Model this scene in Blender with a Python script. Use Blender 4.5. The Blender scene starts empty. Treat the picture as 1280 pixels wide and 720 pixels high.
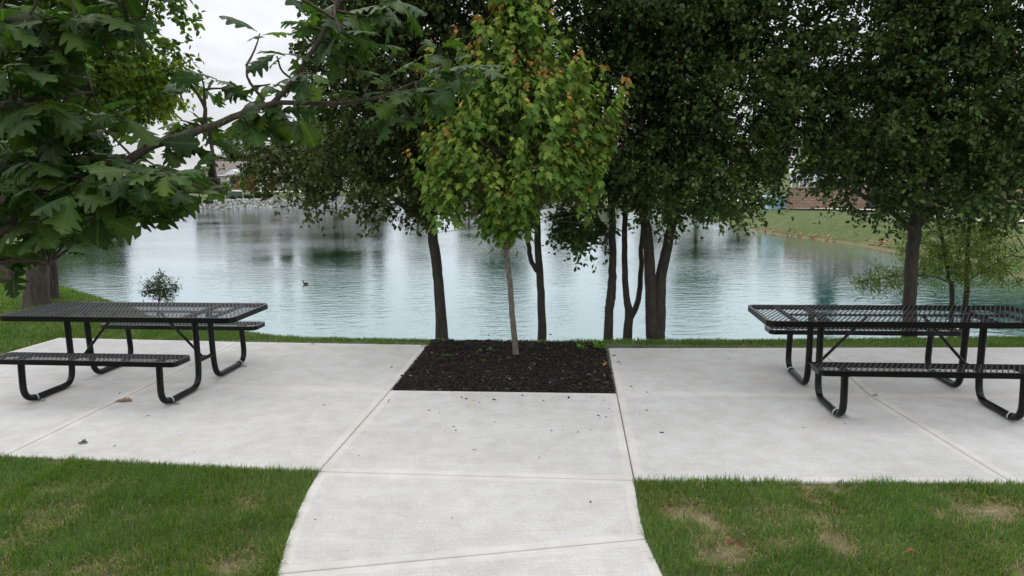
import bpy, math, random
import numpy as np
from mathutils import Matrix, Vector
random.seed(7); rng = np.random.default_rng(11)
R = math.radians
scene = bpy.context.scene
COL = scene.collection

# ------------------------------------------------------------------ camera
F, CH, ROLL = 840.0, 2.01, -0.015
TH = math.atan((360 - 222.2) / F)
def ray(px, py):
    cr, sr = math.cos(ROLL), math.sin(ROLL)
    x, y = px - 640, py - 360
    xr, yr = cr * x + sr * y, -sr * x + cr * y
    ct, st = math.cos(TH), math.sin(TH)
    return (xr, F * ct - yr * st, -F * st - yr * ct)
def G(px, py, z=0.0):                      # ground point under a sight line
    r = ray(px, py); t = (z - CH) / r[2]
    return (r[0] * t, r[1] * t)
def D(px, py, y):                          # point of a sight line at distance y
    r = ray(px, py); t = y / r[1]
    return np.array((r[0] * t, y, CH + r[2] * t))
cam_d = bpy.data.cameras.new('camera'); cam = bpy.data.objects.new('camera', cam_d); COL.objects.link(cam)
cam_d.sensor_width = 36; cam_d.lens = F / 1280 * 36; cam_d.clip_end = 3000; cam_d.clip_start = .05
cam.matrix_world = Matrix.Translation((0, 0, CH)) @ Matrix.Rotation(math.pi / 2 - TH, 4, 'X') @ Matrix.Rotation(ROLL, 4, 'Z')
scene.camera = cam

# ------------------------------------------------------------------ helpers
def tag(o, label=None, cat=None, group=None, kind=None):
    if label: o['label'] = label
    if cat: o['category'] = cat
    if group: o['group'] = group
    if kind: o['kind'] = kind
    return o
def empty(name, loc, label, cat, group=None, rz=0):
    o = bpy.data.objects.new(name, None); COL.objects.link(o); o.location = loc; o.rotation_euler.z = rz
    o.empty_display_size = .2
    return tag(o, label, cat, group)
def npmesh(name, V, faces, mats, parent=None, origin=None, col=None, uv=None, midx=None, smooth=False):
    """faces: list of (n,k) int arrays"""
    V = np.asarray(V, dtype=np.float32).reshape(-1, 3)
    if origin is not None: V = V - np.asarray(origin, dtype=np.float32)
    faces = [np.asarray(f, dtype=np.int32) for f in faces if len(f)]
    me = bpy.data.meshes.new(name)
    me.vertices.add(len(V)); me.vertices.foreach_set('co', V.ravel())
    nl = sum(f.size for f in faces); npoly = sum(len(f) for f in faces)
    me.loops.add(nl); me.polygons.add(npoly)
    li = np.concatenate([f.ravel() for f in faces])
    tot = np.concatenate([np.full(len(f), f.shape[1], dtype=np.int32) for f in faces])
    st = np.concatenate([[0], np.cumsum(tot)[:-1]]).astype(np.int32)
    me.loops.foreach_set('vertex_index', li)
    me.polygons.foreach_set('loop_start', st); me.polygons.foreach_set('loop_total', tot)
    if midx is not None: me.polygons.foreach_set('material_index', np.asarray(midx, dtype=np.int32))
    if smooth: me.polygons.foreach_set('use_smooth', np.ones(npoly, dtype=bool))
    me.update(calc_edges=True)
    if col is not None:
        a = me.attributes.new('tint', 'FLOAT_COLOR', 'POINT')
        c = np.ones((len(V), 4), dtype=np.float32); c[:, :3] = col; a.data.foreach_set('color', c.ravel())
    if uv is not None:
        a = me.attributes.new('span', 'FLOAT_VECTOR', 'POINT')
        c = np.zeros((len(V), 3), dtype=np.float32); c[:, :2] = uv; a.data.foreach_set('vector', c.ravel())
    me.validate()
    for m in (mats if isinstance(mats, (list, tuple)) else [mats]): me.materials.append(m)
    o = bpy.data.objects.new(name, me); COL.objects.link(o)
    if parent: o.parent = parent
    return o
class MB:
    def __init__(s): s.v = []; s.f = []; s.m = []
    def add(s, V, Fs, m=0):
        b = len(s.v); s.v += [tuple(p) for p in V]
        for f in Fs: s.f.append([b + i for i in f]); s.m.append(m)
        return s
    def box(s, c, d, rz=0, m=0, M=None):
        x, y, z = d[0] / 2, d[1] / 2, d[2] / 2
        P = [Vector((sx * x, sy * y, sz * z)) for sz in (-1, 1) for sx, sy in ((-1, -1), (1, -1), (1, 1), (-1, 1))]
        mt = Matrix.Rotation(rz, 3, 'Z') if M is None else M
        P = [mt @ p + Vector(c) for p in P]
        return s.add(P, [(3, 2, 1, 0), (4, 5, 6, 7), (0, 1, 5, 4), (1, 2, 6, 5), (2, 3, 7, 6), (3, 0, 4, 7)], m)
    def bar(s, a, b, w, h, m=0):           # rectangular bar from a to b
        a, b = Vector(a), Vector(b); d = b - a; L = d.length
        z = d.normalized(); up = Vector((0, 0, 1)) if abs(z.z) < .95 else Vector((1, 0, 0))
        x = up.cross(z).normalized(); y = z.cross(x)
        M = Matrix((x, y, z)).transposed()
        return s.box((a + b) / 2, (w, h, L), M=M, m=m)
    def tube(s, pts, rad, n=12, m=0, cap=True):
        V, Fs = tube_np([np.array(p, float) for p in pts], rad if hasattr(rad, '__len__') else [rad] * len(pts), n)
        b = len(s.v); s.v += [tuple(p) for p in V]
        for f in Fs: s.f.append([b + int(i) for i in f]); s.m.append(m)
        if cap:
            s.f.append([b + i for i in range(n)][::-1]); s.m.append(m)
            k = len(pts) - 1; s.f.append([b + k * n + i for i in range(n)]); s.m.append(m)
        return s
    def prism(s, prof, y0, y1, m=0):       # profile in x,z swept along y
        n = len(prof)
        V = [(p[0], y0, p[1]) for p in prof] + [(p[0], y1, p[1]) for p in prof]
        Fs = [tuple(range(n)), tuple(range(2 * n - 1, n - 1, -1))] + [(i, i + n, (i + 1) % n + n, (i + 1) % n) for i in range(n)]
        return s.add(V, Fs, m)
    def build(s, name, mats, parent=None, smooth=False, bevel=0):
        me = bpy.data.meshes.new(name); me.from_pydata(s.v, [], s.f)
        for p, mi in zip(me.polygons, s.m): p.material_index = mi; p.use_smooth = smooth
        for m in (mats if isinstance(mats, (list, tuple)) else [mats]): me.materials.append(m)
        me.validate(); me.update()
        o = bpy.data.objects.new(name, me); COL.objects.link(o)
        if parent: o.parent = parent
        if bevel:
            md = o.modifiers.new('bevel', 'BEVEL'); md.width = bevel; md.segments = 2; md.limit_method = 'ANGLE'
        return o
def tube_np(P, rad, n=6):
    P = np.asarray(P, float); K = len(P)
    T = np.gradient(P, axis=0); T /= np.linalg.norm(T, axis=1)[:, None] + 1e-9
    ref = np.array((0.0, 0, 1)) if abs(T[0, 2]) < .9 else np.array((1.0, 0, 0))
    V = np.zeros((K, n, 3)); u = np.cross(T[0], ref); u /= np.linalg.norm(u) + 1e-9
    ang = np.arange(n) * 2 * np.pi / n
    for i in range(K):
        u = u - T[i] * np.dot(u, T[i]); u /= np.linalg.norm(u) + 1e-9
        w = np.cross(T[i], u)
        V[i] = P[i] + rad[i] * (np.cos(ang)[:, None] * u + np.sin(ang)[:, None] * w)
    idx = np.arange(n); nx = (idx + 1) % n
    Fs = []
    for i in range(K - 1):
        Fs.append(np.stack([i * n + idx, i * n + nx, (i + 1) * n + nx, (i + 1) * n + idx], 1))
    return V.reshape(-1, 3), np.concatenate(Fs)
def smoothpath(pts, k=4):                  # Catmull-Rom resample
    P = np.array(pts, float)
    if len(P) < 3: return np.array([P[0] + (P[-1] - P[0]) * t for t in np.linspace(0, 1, k + 1)])
    Q = np.vstack([2 * P[0] - P[1], P, 2 * P[-1] - P[-2]]); out = []
    for i in range(1, len(Q) - 2):
        for t in np.linspace(0, 1, k, endpoint=False):
            a, b, c, d = Q[i - 1], Q[i], Q[i + 1], Q[i + 2]
            out.append(.5 * (2 * b + (c - a) * t + (2 * a - 5 * b + 4 * c - d) * t * t + (3 * b - a - 3 * c + d) * t ** 3))
    out.append(P[-1]); return np.array(out)
def unit(v): return v / (np.linalg.norm(v, axis=-1, keepdims=True) + 1e-9)
def frames(d, n):                          # columns: side, along, normal
    y = unit(d); z = unit(n - y * (n * y).sum(-1, keepdims=True)); x = np.cross(y, z)
    return np.stack([x, y, z], -1)
def scatter(TV, TF, P, M, S):
    """stamp a template (m verts) at n places -> verts, faces"""
    n, m = len(P), len(TV)
    V = np.einsum('nij,mj->nmi', M, TV) * (S[:, None, None] if S.ndim == 1 else S[:, None, :]) + P[:, None, :]
    Fs = [(f[None, :, :] + (np.arange(n) * m)[:, None, None]).reshape(-1, f.shape[1]) for f in TF]
    return V.reshape(-1, 3), Fs
def ico(sub=1):
    t = (1 + 5 ** .5) / 2
    V = [(-1, t, 0), (1, t, 0), (-1, -t, 0), (1, -t, 0), (0, -1, t), (0, 1, t), (0, -1, -t), (0, 1, -t), (t, 0, -1), (t, 0, 1), (-t, 0, -1), (-t, 0, 1)]
    Fc = [(0, 11, 5), (0, 5, 1), (0, 1, 7), (0, 7, 10), (0, 10, 11), (1, 5, 9), (5, 11, 4), (11, 10, 2), (10, 7, 6), (7, 1, 8), (3, 9, 4), (3, 4, 2), (3, 2, 6), (3, 6, 8), (3, 8, 9), (4, 9, 5), (2, 4, 11), (6, 2, 10), (8, 6, 7), (9, 8, 1)]
    V = [np.array(v) / np.linalg.norm(v) for v in V]
    for _ in range(sub):
        c = {}; nf = []
        def mid(a, b):
            k = (min(a, b), max(a, b))
            if k not in c:
                p = V[a] + V[b]; V.append(p / np.linalg.norm(p)); c[k] = len(V) - 1
            return c[k]
        for a, b, d in Fc:
            x, y, z = mid(a, b), mid(b, d), mid(d, a); nf += [(a, x, z), (b, y, x), (d, z, y), (x, y, z)]
        Fc = nf
    return np.array(V), np.array(Fc)

# ------------------------------------------------------------------ materials
def newmat(name):
    m = bpy.data.materials.new(name); m.use_nodes = True
    nt = m.node_tree; b = nt.nodes['Principled BSDF']
    return m, nt, b
def nd(nt, t, **k):
    n = nt.nodes.new(t)
    for a, v in k.items():
        if a.startswith('i_'):
            key = a[2:].replace('_', ' '); n.inputs[int(key) if key.isdigit() else key].default_value = v
        else: setattr(n, a, v)
    return n
def ramp(nt, src, stops):
    r = nd(nt, 'ShaderNodeValToRGB'); e = r.color_ramp.elements
    while len(e) < len(stops): e.new(.5)
    for x, (p, c) in zip(e, stops): x.position = p; x.color = (*c, 1) if len(c) == 3 else c
    nt.links.new(src, r.inputs[0]); return r
def noise(nt, scale, detail=6, vec=None, rough=.55, dist=0):
    n = nd(nt, 'ShaderNodeTexNoise'); n.inputs['Scale'].default_value = scale; n.inputs['Detail'].default_value = detail
    n.inputs['Roughness'].default_value = rough; n.inputs['Distortion'].default_value = dist
    if vec is not None: nt.links.new(vec, n.inputs['Vector'])
    return n
def coords(nt, scale=(1, 1, 1), kind='Object', rot=(0, 0, 0)):
    tc = nd(nt, 'ShaderNodeTexCoord'); mp = nd(nt, 'ShaderNodeMapping'); mp.inputs['Scale'].default_value = scale
    mp.inputs['Rotation'].default_value = rot
    nt.links.new(tc.outputs[kind], mp.inputs[0]); return mp.outputs[0]
def bump(nt, b, h, strength=.3, dist=.01):
    n = nd(nt, 'ShaderNodeBump'); n.inputs['Strength'].default_value = strength; n.inputs['Distance'].default_value = dist
    nt.links.new(h, n.inputs['Height']); nt.links.new(n.outputs[0], b.inputs['Normal']); return n
def mixc(nt, a, b, fac, mode='MIX'):
    n = nd(nt, 'ShaderNodeMix', data_type='RGBA', blend_type=mode)
    for s, v in ((0, fac), (6, a), (7, b)):
        if hasattr(v, 'is_linked') or isinstance(v, bpy.types.NodeSocket): nt.links.new(v, n.inputs[s])
        else: n.inputs[s].default_value = v if s == 0 else (*v, 1)
    return n.outputs[2]
def simple(name, c, rough=.6, metal=0, var=.0, scale=8, bmp=0):
    m, nt, b = newmat(name); b.inputs['Roughness'].default_value = rough; b.inputs['Metallic'].default_value = metal
    b.inputs['Base Color'].default_value = (*c, 1)
    if var:
        v = noise(nt, scale, 5, coords(nt))
        r = ramp(nt, v.outputs[0], [(.3, tuple(x * (1 - var) for x in c)), (.7, tuple(min(1, x * (1 + var)) for x in c))])
        nt.links.new(r.outputs[0], b.inputs['Base Color'])
        if bmp: bump(nt, b, v.outputs[0], .4, bmp)
    return m
def leafmat(name, trans=.3, rough=.5, veins=False, spec=.5, tr_tint=(1.3, 1.5, .5)):
    m, nt, b = newmat(name)
    a = nd(nt, 'ShaderNodeAttribute', attribute_name='tint')
    gi = nd(nt, 'ShaderNodeNewGeometry')
    hs = nd(nt, 'ShaderNodeHueSaturation'); nt.links.new(a.outputs['Color'], hs.inputs['Color'])
    mr = nd(nt, 'ShaderNodeMapRange'); mr.inputs['To Min'].default_value = .75; mr.inputs['To Max'].default_value = 1.25
    nt.links.new(gi.outputs['Random Per Island'], mr.inputs[0]); nt.links.new(mr.outputs[0], hs.inputs['Value'])
    c = hs.outputs[0]
    if veins:
        sp = nd(nt, 'ShaderNodeAttribute', attribute_name='span'); sx = nd(nt, 'ShaderNodeSeparateXYZ'); nt.links.new(sp.outputs['Vector'], sx.inputs[0])
        ab = nd(nt, 'ShaderNodeMath', operation='ABSOLUTE'); nt.links.new(sx.outputs[0], ab.inputs[0])
        lt = nd(nt, 'ShaderNodeMapRange'); lt.inputs['From Min'].default_value = .012; lt.inputs['From Max'].default_value = .04; lt.inputs['To Min'].default_value = 1; lt.inputs['To Max'].default_value = 0
        nt.links.new(ab.outputs[0], lt.inputs[0])
        # side veins: along - .8*|across| at a fixed pitch
        m1 = nd(nt, 'ShaderNodeMath', operation='MULTIPLY_ADD'); m1.inputs[1].default_value = -.75; nt.links.new(ab.outputs[0], m1.inputs[0]); nt.links.new(sx.outputs[1], m1.inputs[2])
        m2 = nd(nt, 'ShaderNodeMath', operation='PINGPONG'); m2.inputs[1].default_value = .05; nt.links.new(m1.outputs[0], m2.inputs[0])
        m3 = nd(nt, 'ShaderNodeMapRange'); m3.inputs['From Min'].default_value = .0; m3.inputs['From Max'].default_value = .009; m3.inputs['To Min'].default_value = .45; m3.inputs['To Max'].default_value = 0
        nt.links.new(m2.outputs[0], m3.inputs[0])
        mx = nd(nt, 'ShaderNodeMath', operation='MAXIMUM'); nt.links.new(lt.outputs[0], mx.inputs[0]); nt.links.new(m3.outputs[0], mx.inputs[1])
        mm = nd(nt, 'ShaderNodeMath', operation='MULTIPLY'); mm.inputs[1].default_value = .32; nt.links.new(mx.outputs[0], mm.inputs[0])
        c = mixc(nt, c, (.16, .24, .07), mm.outputs[0])
        v = noise(nt, 30, 4, coords(nt)); c = mixc(nt, c, mixc(nt, c, (.7, .8, .6), 1.0, 'MULTIPLY'), v.outputs[0])
        bump(nt, b, mx.outputs[0], .25, .003)
    nt.links.new(c, b.inputs['Base Color']); b.inputs['Roughness'].default_value = rough
    b.inputs['Specular IOR Level'].default_value = spec
    tl = nd(nt, 'ShaderNodeBsdfTranslucent'); tc = mixc(nt, c, tr_tint, 1.0, 'MULTIPLY'); nt.links.new(tc, tl.inputs[0])
    ms = nd(nt, 'ShaderNodeMixShader'); ms.inputs[0].default_value = trans
    nt.links.new(b.outputs[0], ms.inputs[1]); nt.links.new(tl.outputs[0], ms.inputs[2])
    nt.links.new(ms.outputs[0], nt.nodes['Material Output'].inputs[0])
    return m
def barkmat(name, c, scale=14, depth=.02, zs=.22):
    m, nt, b = newmat(name); v = coords(nt, (1, 1, zs)); n1 = noise(nt, scale * 2, 8, v, .65, .3); n2 = noise(nt, 2.2, 3, coords(nt))
    r = ramp(nt, n1.outputs[0], [(.33, tuple(x * .45 for x in c)), (.55, c), (.75, tuple(x * 1.7 for x in c))])
    c2 = mixc(nt, r.outputs[0], (c[0] * .8, c[1] * 1.25, c[2] * .8), ramp(nt, n2.outputs[0], [(.5, (0, 0, 0)), (.75, (.7, .7, .7))]).outputs[0])
    nt.links.new(c2, b.inputs['Base Color']); b.inputs['Roughness'].default_value = .9; bump(nt, b, n1.outputs[0], .9, depth); return m

M = {}
M['bark_dark'] = barkmat('dark_bark', (.055, .045, .036))
M['bark_grey'] = barkmat('grey_bark', (.15, .125, .1), 18, .008, .35)
M['bark_oak'] = barkmat('oak_bark', (.09, .07, .052), 30, .006, .3)
M['bark_big'] = barkmat('rough_bark', (.065, .05, .04), 9, .03)
M['leaf_pear'] = leafmat('pear_leaf', .22, .55, spec=.3)
M['leaf_maple'] = leafmat('maple_leaf', .34, .55, spec=.25)
M['leaf_oak'] = leafmat('oak_leaf', .42, .5, True, spec=.3)
M['leaf_far'] = leafmat('distant_leaf', .3, .7, spec=.15)
M['grass'] = leafmat('grass_blade', .35, .6, spec=.25)
M['chip'] = leafmat('bark_chip', 0.0, .9, spec=.2)
M['black'] = simple('black_coated_steel', (.0035, .0035, .004), .25, 0, .25, 60); M['black'].node_tree.nodes['Principled BSDF'].inputs['Specular IOR Level'].default_value = .28
M['mesh'] = simple('black_coated_mesh', (.02, .018, .02), .42, 0, .2, 40); M['mesh'].node_tree.nodes['Principled BSDF'].inputs['Specular IOR Level'].default_value = .35
M['zinc'] = simple('galvanised_steel', (.55, .56, .58), .35, .9)

def concrete(name, broom):
    m, nt, b = newmat(name); o = coords(nt)
    big = noise(nt, .9, 5, o, .6); mid = noise(nt, 5.5, 6, o, .65); fine = noise(nt, 160, 3, o, .7)
    base = ramp(nt, big.outputs[0], [(.3, (.51, .5, .482)), (.55, (.58, .57, .552)), (.75, (.62, .608, .59))])
    c = mixc(nt, base.outputs[0], ramp(nt, mid.outputs[0], [(.35, (.88, .87, .85)), (.6, (1, 1, 1))]).outputs[0], 1.0, 'MULTIPLY')
    # ochre stains
    st = noise(nt, 1.7, 4, coords(nt, (1, 1, 1), rot=(0, 0, .6)), .5, .8)
    c = mixc(nt, c, (.5, .43, .33), ramp(nt, st.outputs[0], [(.6, (0, 0, 0)), (.74, (.42, .42, .42))]).outputs[0])
    # tiny dark pits
    pt = nd(nt, 'ShaderNodeTexVoronoi'); pt.inputs['Scale'].default_value = 9; nt.links.new(o, pt.inputs['Vector'])
    c = mixc(nt, c, (.16, .15, .13), ramp(nt, pt.outputs['Distance'], [(.0, (.75, .75, .75)), (.045, (0, 0, 0))]).outputs[0])
    if broom:
        bv = coords(nt, (2.2, 150, 1), rot=(0, 0, .1)); bn = noise(nt, 1, 4, bv, .6)
        c = mixc(nt, c, ramp(nt, bn.outputs[0], [(.35, (.9, .9, .9)), (.6, (1.02, 1.02, 1.02))]).outputs[0], 1.0, 'MULTIPLY')
        c = mixc(nt, c, ramp(nt, fine.outputs[0], [(.38, (.72, .72, .72)), (.6, (1.06, 1.06, 1.06))]).outputs[0], 1.0, 'MULTIPLY')
        ad = nd(nt, 'ShaderNodeMath', operation='ADD'); nt.links.new(bn.outputs[0], ad.inputs[0]); nt.links.new(fine.outputs[0], ad.inputs[1])
        bump(nt, b, ad.outputs[0], .35, .002)
    else:
        c = mixc(nt, c, (.965, .955, .94), 1.0, 'MULTIPLY'); bump(nt, b, mid.outputs[0], .1, .002)
        yn = noise(nt, 3.3, 4, o, .6); c = mixc(nt, c, (.48, .4, .28), ramp(nt, yn.outputs[0], [(.55, (0, 0, 0)), (.75, (.35, .35, .35))]).outputs[0])
    nt.links.new(c, b.inputs['Base Color']); b.inputs['Roughness'].default_value = .85; return m
M['broomed'] = concrete('broomed_concrete', True); M['trowelled'] = concrete('trowelled_concrete', False)
M['gapfill'] = simple('joint_filler', (.12, .115, .105), .9, 0, .4, 12)

# ------------------------------------------------------------------ lake outline and ground height
WZ = -1.8
LAKE = np.array([(8, 9.65), (3, 9.75), (0, 9.85), (-2.6, 10.25), (-4.4, 11.3), (-6.4, 13.1), (-9.9, 16.2), (-15, 20), (-22, 29), (-27, 39), (-35, 50), (-46, 63),
                 (-50, 70), (-52, 80), (-47, 89), (-42, 95), (-36, 100), (-28, 104), (-15, 106), (0, 104), (12, 97), (20, 84), (20, 70), (17.4, 56), (16.6, 46),
                 (17.6, 40), (18.6, 35), (18.6, 29), (18.2, 25), (19.5, 20), (19.5, 15), (16, 10.8)], float)
def sdf(X, Y):
    P = np.stack([X, Y], -1); d = np.full(X.shape, 1e9); ins = np.zeros(X.shape, bool); n = len(LAKE)
    for i in range(n):
        a, b = LAKE[i], LAKE[(i + 1) % n]; ab = b - a
        t = np.clip(((P - a) @ ab) / (ab @ ab), 0, 1); q = P - (a + t[..., None] * ab); d = np.minimum(d, np.hypot(q[..., 0], q[..., 1]))
        c = ((a[1] > Y) != (b[1] > Y)) & (X < (b[0] - a[0]) * (Y - a[1]) / (b[1] - a[1] + 1e-12) + a[0]); ins ^= c
    return np.where(ins, -d, d)
def ss(x): x = np.clip(x, 0, 1); return x * x * (3 - 2 * x)
def gz(X, Y):
    X = np.asarray(X, float); Y = np.asarray(Y, float); s = sdf(X, Y)
    s = s + .25 * np.sin(X * .9 + 1) * np.sin(Y * .7) * ss((Y - 14) / 6)
    near = -1.8 + 1.77 * ss((s + .35) / 2.05)
    far = -1.8 + 1.0 * ss((s + .4) / 3.2) + .042 * np.clip(s, 0, 70)
    w = ss((Y - 16) / 12); out = near * (1 - w) + far * w
    inside = np.maximum(-1.8 + .6 * (s + .02), -4.0)
    h = np.where(s > 0, np.maximum(out, -1.8 + .25 * s.clip(0, .4)), inside)
    bumps = .02 * np.sin(X * 1.7 + Y) * np.sin(Y * 1.3 - X * .6)
    return h + np.where(s > 3.2, bumps * ss((np.abs(Y - 4) - 5.5) / 3), 0)
def gz1(x, y): return float(gz(np.array([x]), np.array([y]))[0])

def axis(segs):
    out = [segs[0][0]]
    for a, b, st in segs: out += list(np.arange(a + st, b + 1e-6, st))
    return np.array(sorted(set(np.round(out, 4))))
ax = axis([(0, 12, .3), (12, 70, 1.0), (70, 160, 3), (160, 600, 40), (600, 1800, 300)])
xs = np.concatenate([-ax[::-1], ax[1:]])
ys = axis([(-600, -60, 90), (-60, -6, 3), (-6, 20, .3), (20, 112, 1.0), (112, 202, 3), (202, 602, 40), (602, 2000, 200)])
XX, YY = np.meshgrid(xs, ys); ZZ = gz(XX, YY)
nx_, ny_ = len(xs), len(ys); I = np.arange(nx_ * ny_).reshape(ny_, nx_)
gf = np.stack([I[:-1, :-1], I[:-1, 1:], I[1:, 1:], I[1:, :-1]], -1).reshape(-1, 4)
def groundmat():
    m, nt, b = newmat('turf_and_soil'); o = coords(nt)
    n1 = noise(nt, .35, 5, o, .6); n2 = noise(nt, 3, 6, o, .7); n3 = noise(nt, 60, 4, o, .7)
    g = ramp(nt, n2.outputs[0], [(.3, (.04, .07, .014)), (.5, (.07, .105, .02)), (.72, (.12, .135, .036))])
    dry = mixc(nt, g.outputs[0], (.2, .17, .085), ramp(nt, n1.outputs[0], [(.55, (0, 0, 0)), (.72, (.7, .7, .7))]).outputs[0])
    # bare reddish clay just above the water line
    ge = nd(nt, 'ShaderNodeNewGeometry'); sz = nd(nt, 'ShaderNodeSeparateXYZ'); nt.links.new(ge.outputs['Position'], sz.inputs[0])
    ad = nd(nt, 'ShaderNodeMath', operation='MULTIPLY_ADD'); ad.inputs[1].default_value = .35; nt.links.new(n2.outputs[0], ad.inputs[0]); nt.links.new(sz.outputs[2], ad.inputs[2])
    mr = nd(nt, 'ShaderNodeMapRange'); mr.inputs['From Min'].default_value = -1.62; mr.inputs['From Max'].default_value = -1.56; mr.inputs['To Min'].default_value = 1; mr.inputs['To Max'].default_value = 0
    nt.links.new(ad.outputs[0], mr.inputs[0])
    c = mixc(nt, dry, (.22, .13, .075), mr.outputs[0])
    c = mixc(nt, c, ramp(nt, n3.outputs[0], [(.3, (.6, .6, .6)), (.65, (1.15, 1.15, 1.15))]).outputs[0], 1.0, 'MULTIPLY')
    nt.links.new(c, b.inputs['Base Color']); b.inputs['Roughness'].default_value = .95; bump(nt, b, n3.outputs[0], .8, .03); return m
M['ground'] = groundmat()
tag(npmesh('ground', np.stack([XX, YY, ZZ], -1), [gf], M['ground'], smooth=True), kind='structure')

# water
def watermat():
    m, nt, b = newmat('lake_water'); b.inputs['Base Color'].default_value = (.02, .125, .105, 1)
    b.inputs['Roughness'].default_value = .04; b.inputs['IOR'].default_value = 1.5; b.inputs['Specular IOR Level'].default_value = .6
    n1 = noise(nt, 2.6, 3, coords(nt, (.55, 1.35, 1)), .5, .3); n2 = noise(nt, 11, 3, coords(nt, (.6, 1.3, 1)), .55, .2)
    n3 = noise(nt, .06, 3, coords(nt, (1, 1.6, 1)))
    a = nd(nt, 'ShaderNodeMath', operation='MULTIPLY_ADD'); a.inputs[1].default_value = .28
    nt.links.new(n2.outputs[0], a.inputs[0]); nt.links.new(n1.outputs[0], a.inputs[2])
    bp = bump(nt, b, a.outputs[0], .5, .03)
    mr = nd(nt, 'ShaderNodeMapRange'); mr.inputs['From Min'].default_value = .35; mr.inputs['From Max'].default_value = .65; mr.inputs['To Min'].default_value = .2; mr.inputs['To Max'].default_value = .75
    nt.links.new(n3.outputs[0], mr.inputs[0]); nt.links.new(mr.outputs[0], bp.inputs['Strength'])
    b.inputs['IOR'].default_value = 1.33; b.inputs['Specular IOR Level'].default_value = .0; b.inputs['Roughness'].default_value = .6
    gl = nd(nt, 'ShaderNodeBsdfGlossy'); gl.inputs['Roughness'].default_value = .05; gl.inputs['Color'].default_value = (.88, .955, 1, 1); nt.links.new(bp.outputs[0], gl.inputs['Normal'])
    fr = nd(nt, 'ShaderNodeFresnel'); fr.inputs[0].default_value = 1.36; nt.links.new(bp.outputs[0], fr.inputs['Normal'])
    fm = nd(nt, 'ShaderNodeMath', operation='MULTIPLY_ADD', use_clamp=True); fm.inputs[1].default_value = 1.5; fm.inputs[2].default_value = .2; nt.links.new(fr.outputs[0], fm.inputs[0])
    ms = nd(nt, 'ShaderNodeMixShader'); nt.links.new(fm.outputs[0], ms.inputs[0]); nt.links.new(b.outputs[0], ms.inputs[1]); nt.links.new(gl.outputs[0], ms.inputs[2]); nt.links.new(ms.outputs[0], nt.nodes['Material Output'].inputs[0])
    return m
M['water'] = watermat()
wv = np.array([(-75, 8.4, WZ), (40, 8.4, WZ), (40, 125, WZ), (-75, 125, WZ)])
tag(npmesh('lake_water', wv, [np.array([[0, 1, 2, 3]])], M['water']), kind='structure')

# ------------------------------------------------------------------ concrete slabs
def inset(P, d):
    n = len(P); out = []
    for i in range(n):
        a, b, c = P[i - 1], P[i], P[(i + 1) % n]
        e1 = unit(b - a); e2 = unit(c - b); n1 = np.array((-e1[1], e1[0])); n2 = np.array((-e2[1], e2[0]))
        k = unit(n1 + n2); s = d / max(.35, float(k @ n1)); out.append(b + k * s)
    return np.array(out)
def slab(poly, name='patio_slab', border=.06, z=0.0):
    P = np.array([p for p in poly], float)
    ar = .5 * sum(P[i - 1][0] * P[i][1] - P[i][0] * P[i - 1][1] for i in range(len(P)))
    if ar < 0: P = P[::-1]
    P = inset(P, .003); n = len(P)
    rings = [(P, z - .12), (P, z - .012), (inset(P, .003), z - .004), (inset(P, .009), z), (inset(P, border), z), (inset(P, border + .004), z - .0012)]
    V = np.concatenate([np.c_[r, np.full(n, h)] for r, h in rings]); Fs = []; mi = []
    for k in range(len(rings) - 1):
        for i in range(n):
            j = (i + 1) % n; Fs.append((k * n + i, k * n + j, (k + 1) * n + j, (k + 1) * n + i)); mi.append(0)
    b = MB(); b.v = [tuple(v) for v in V]; b.f = [list(f) for f in Fs] + [[5 * n + i for i in range(n)]]; b.m = mi + [1]
    return tag(b.build(name, [M['trowelled'], M['broomed']]), kind='structure')
g = lambda x, y: np.array(G(x, y))
def ext(a, b, t): return a + (b - a) * t
# left patio
c0, c1, c2 = g(535, 431), g(488, 487.5), g(398, 589)          # right side of left slab, back to front
l0, l1, l2 = g(298, 427), g(190, 480), g(5, 570)
e0, e1 = g(74, 422), g(0, 443); eh = ext(e0, e1, 2.15); ef = ext(e0, e1, 4.35)
slab([c0, l0, l1, c1]); slab([c1, l1, l2, c2]); slab([l0, e0, eh, l1]); slab([l1, eh, ef, l2])
# right patio
r0, r1, r2 = g(760, 435), g(771, 491.5), g(793, 600)
k0, k1, k2 = g(1021, 434.5), g(1088, 494.5), g(1267, 603.5)
ux = unit(k0 - r0)
q0, q1, q2 = k0 + ux * 3.3, k1 + ux * 3.3, k2 + ux * 3.3
slab([r0, k0, k1, r1]); slab([r1, k1, k2, r2]); slab([k0, q0, q1, k1]); slab([k1, q1, q2, k2])
# middle panel and path
slab([c1, r1, r2, c2])
pl = [c2, g(384, 612), g(370, 641), g(357, 676), g(345, 719)]
pr = [r2, g(799, 636), g(808, 673)]
slab(pl[:-1] + [g(345, 717)] + [pr[2], pr[1], pr[0]], 'path_slab')
pb = [g(345, 717), g(343, 760), ext(g(343, 760), g(345, 717), -1.5), ext(g(836, 732), g(822, 700), -2.0), g(836, 732), g(822, 702), pr[2]]
slab(pb, 'path_slab')
# filler under joints
allc = np.array([e0, q0, q2, r2, g(836, 732), g(343, 760), c2, ef])
b = MB(); b.v = [(p[0], p[1], -.018) for p in allc]; b.f = [list(range(8))]; b.m = [0]
tag(b.build('slab_bedding', M['gapfill']), kind='structure')

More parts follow.
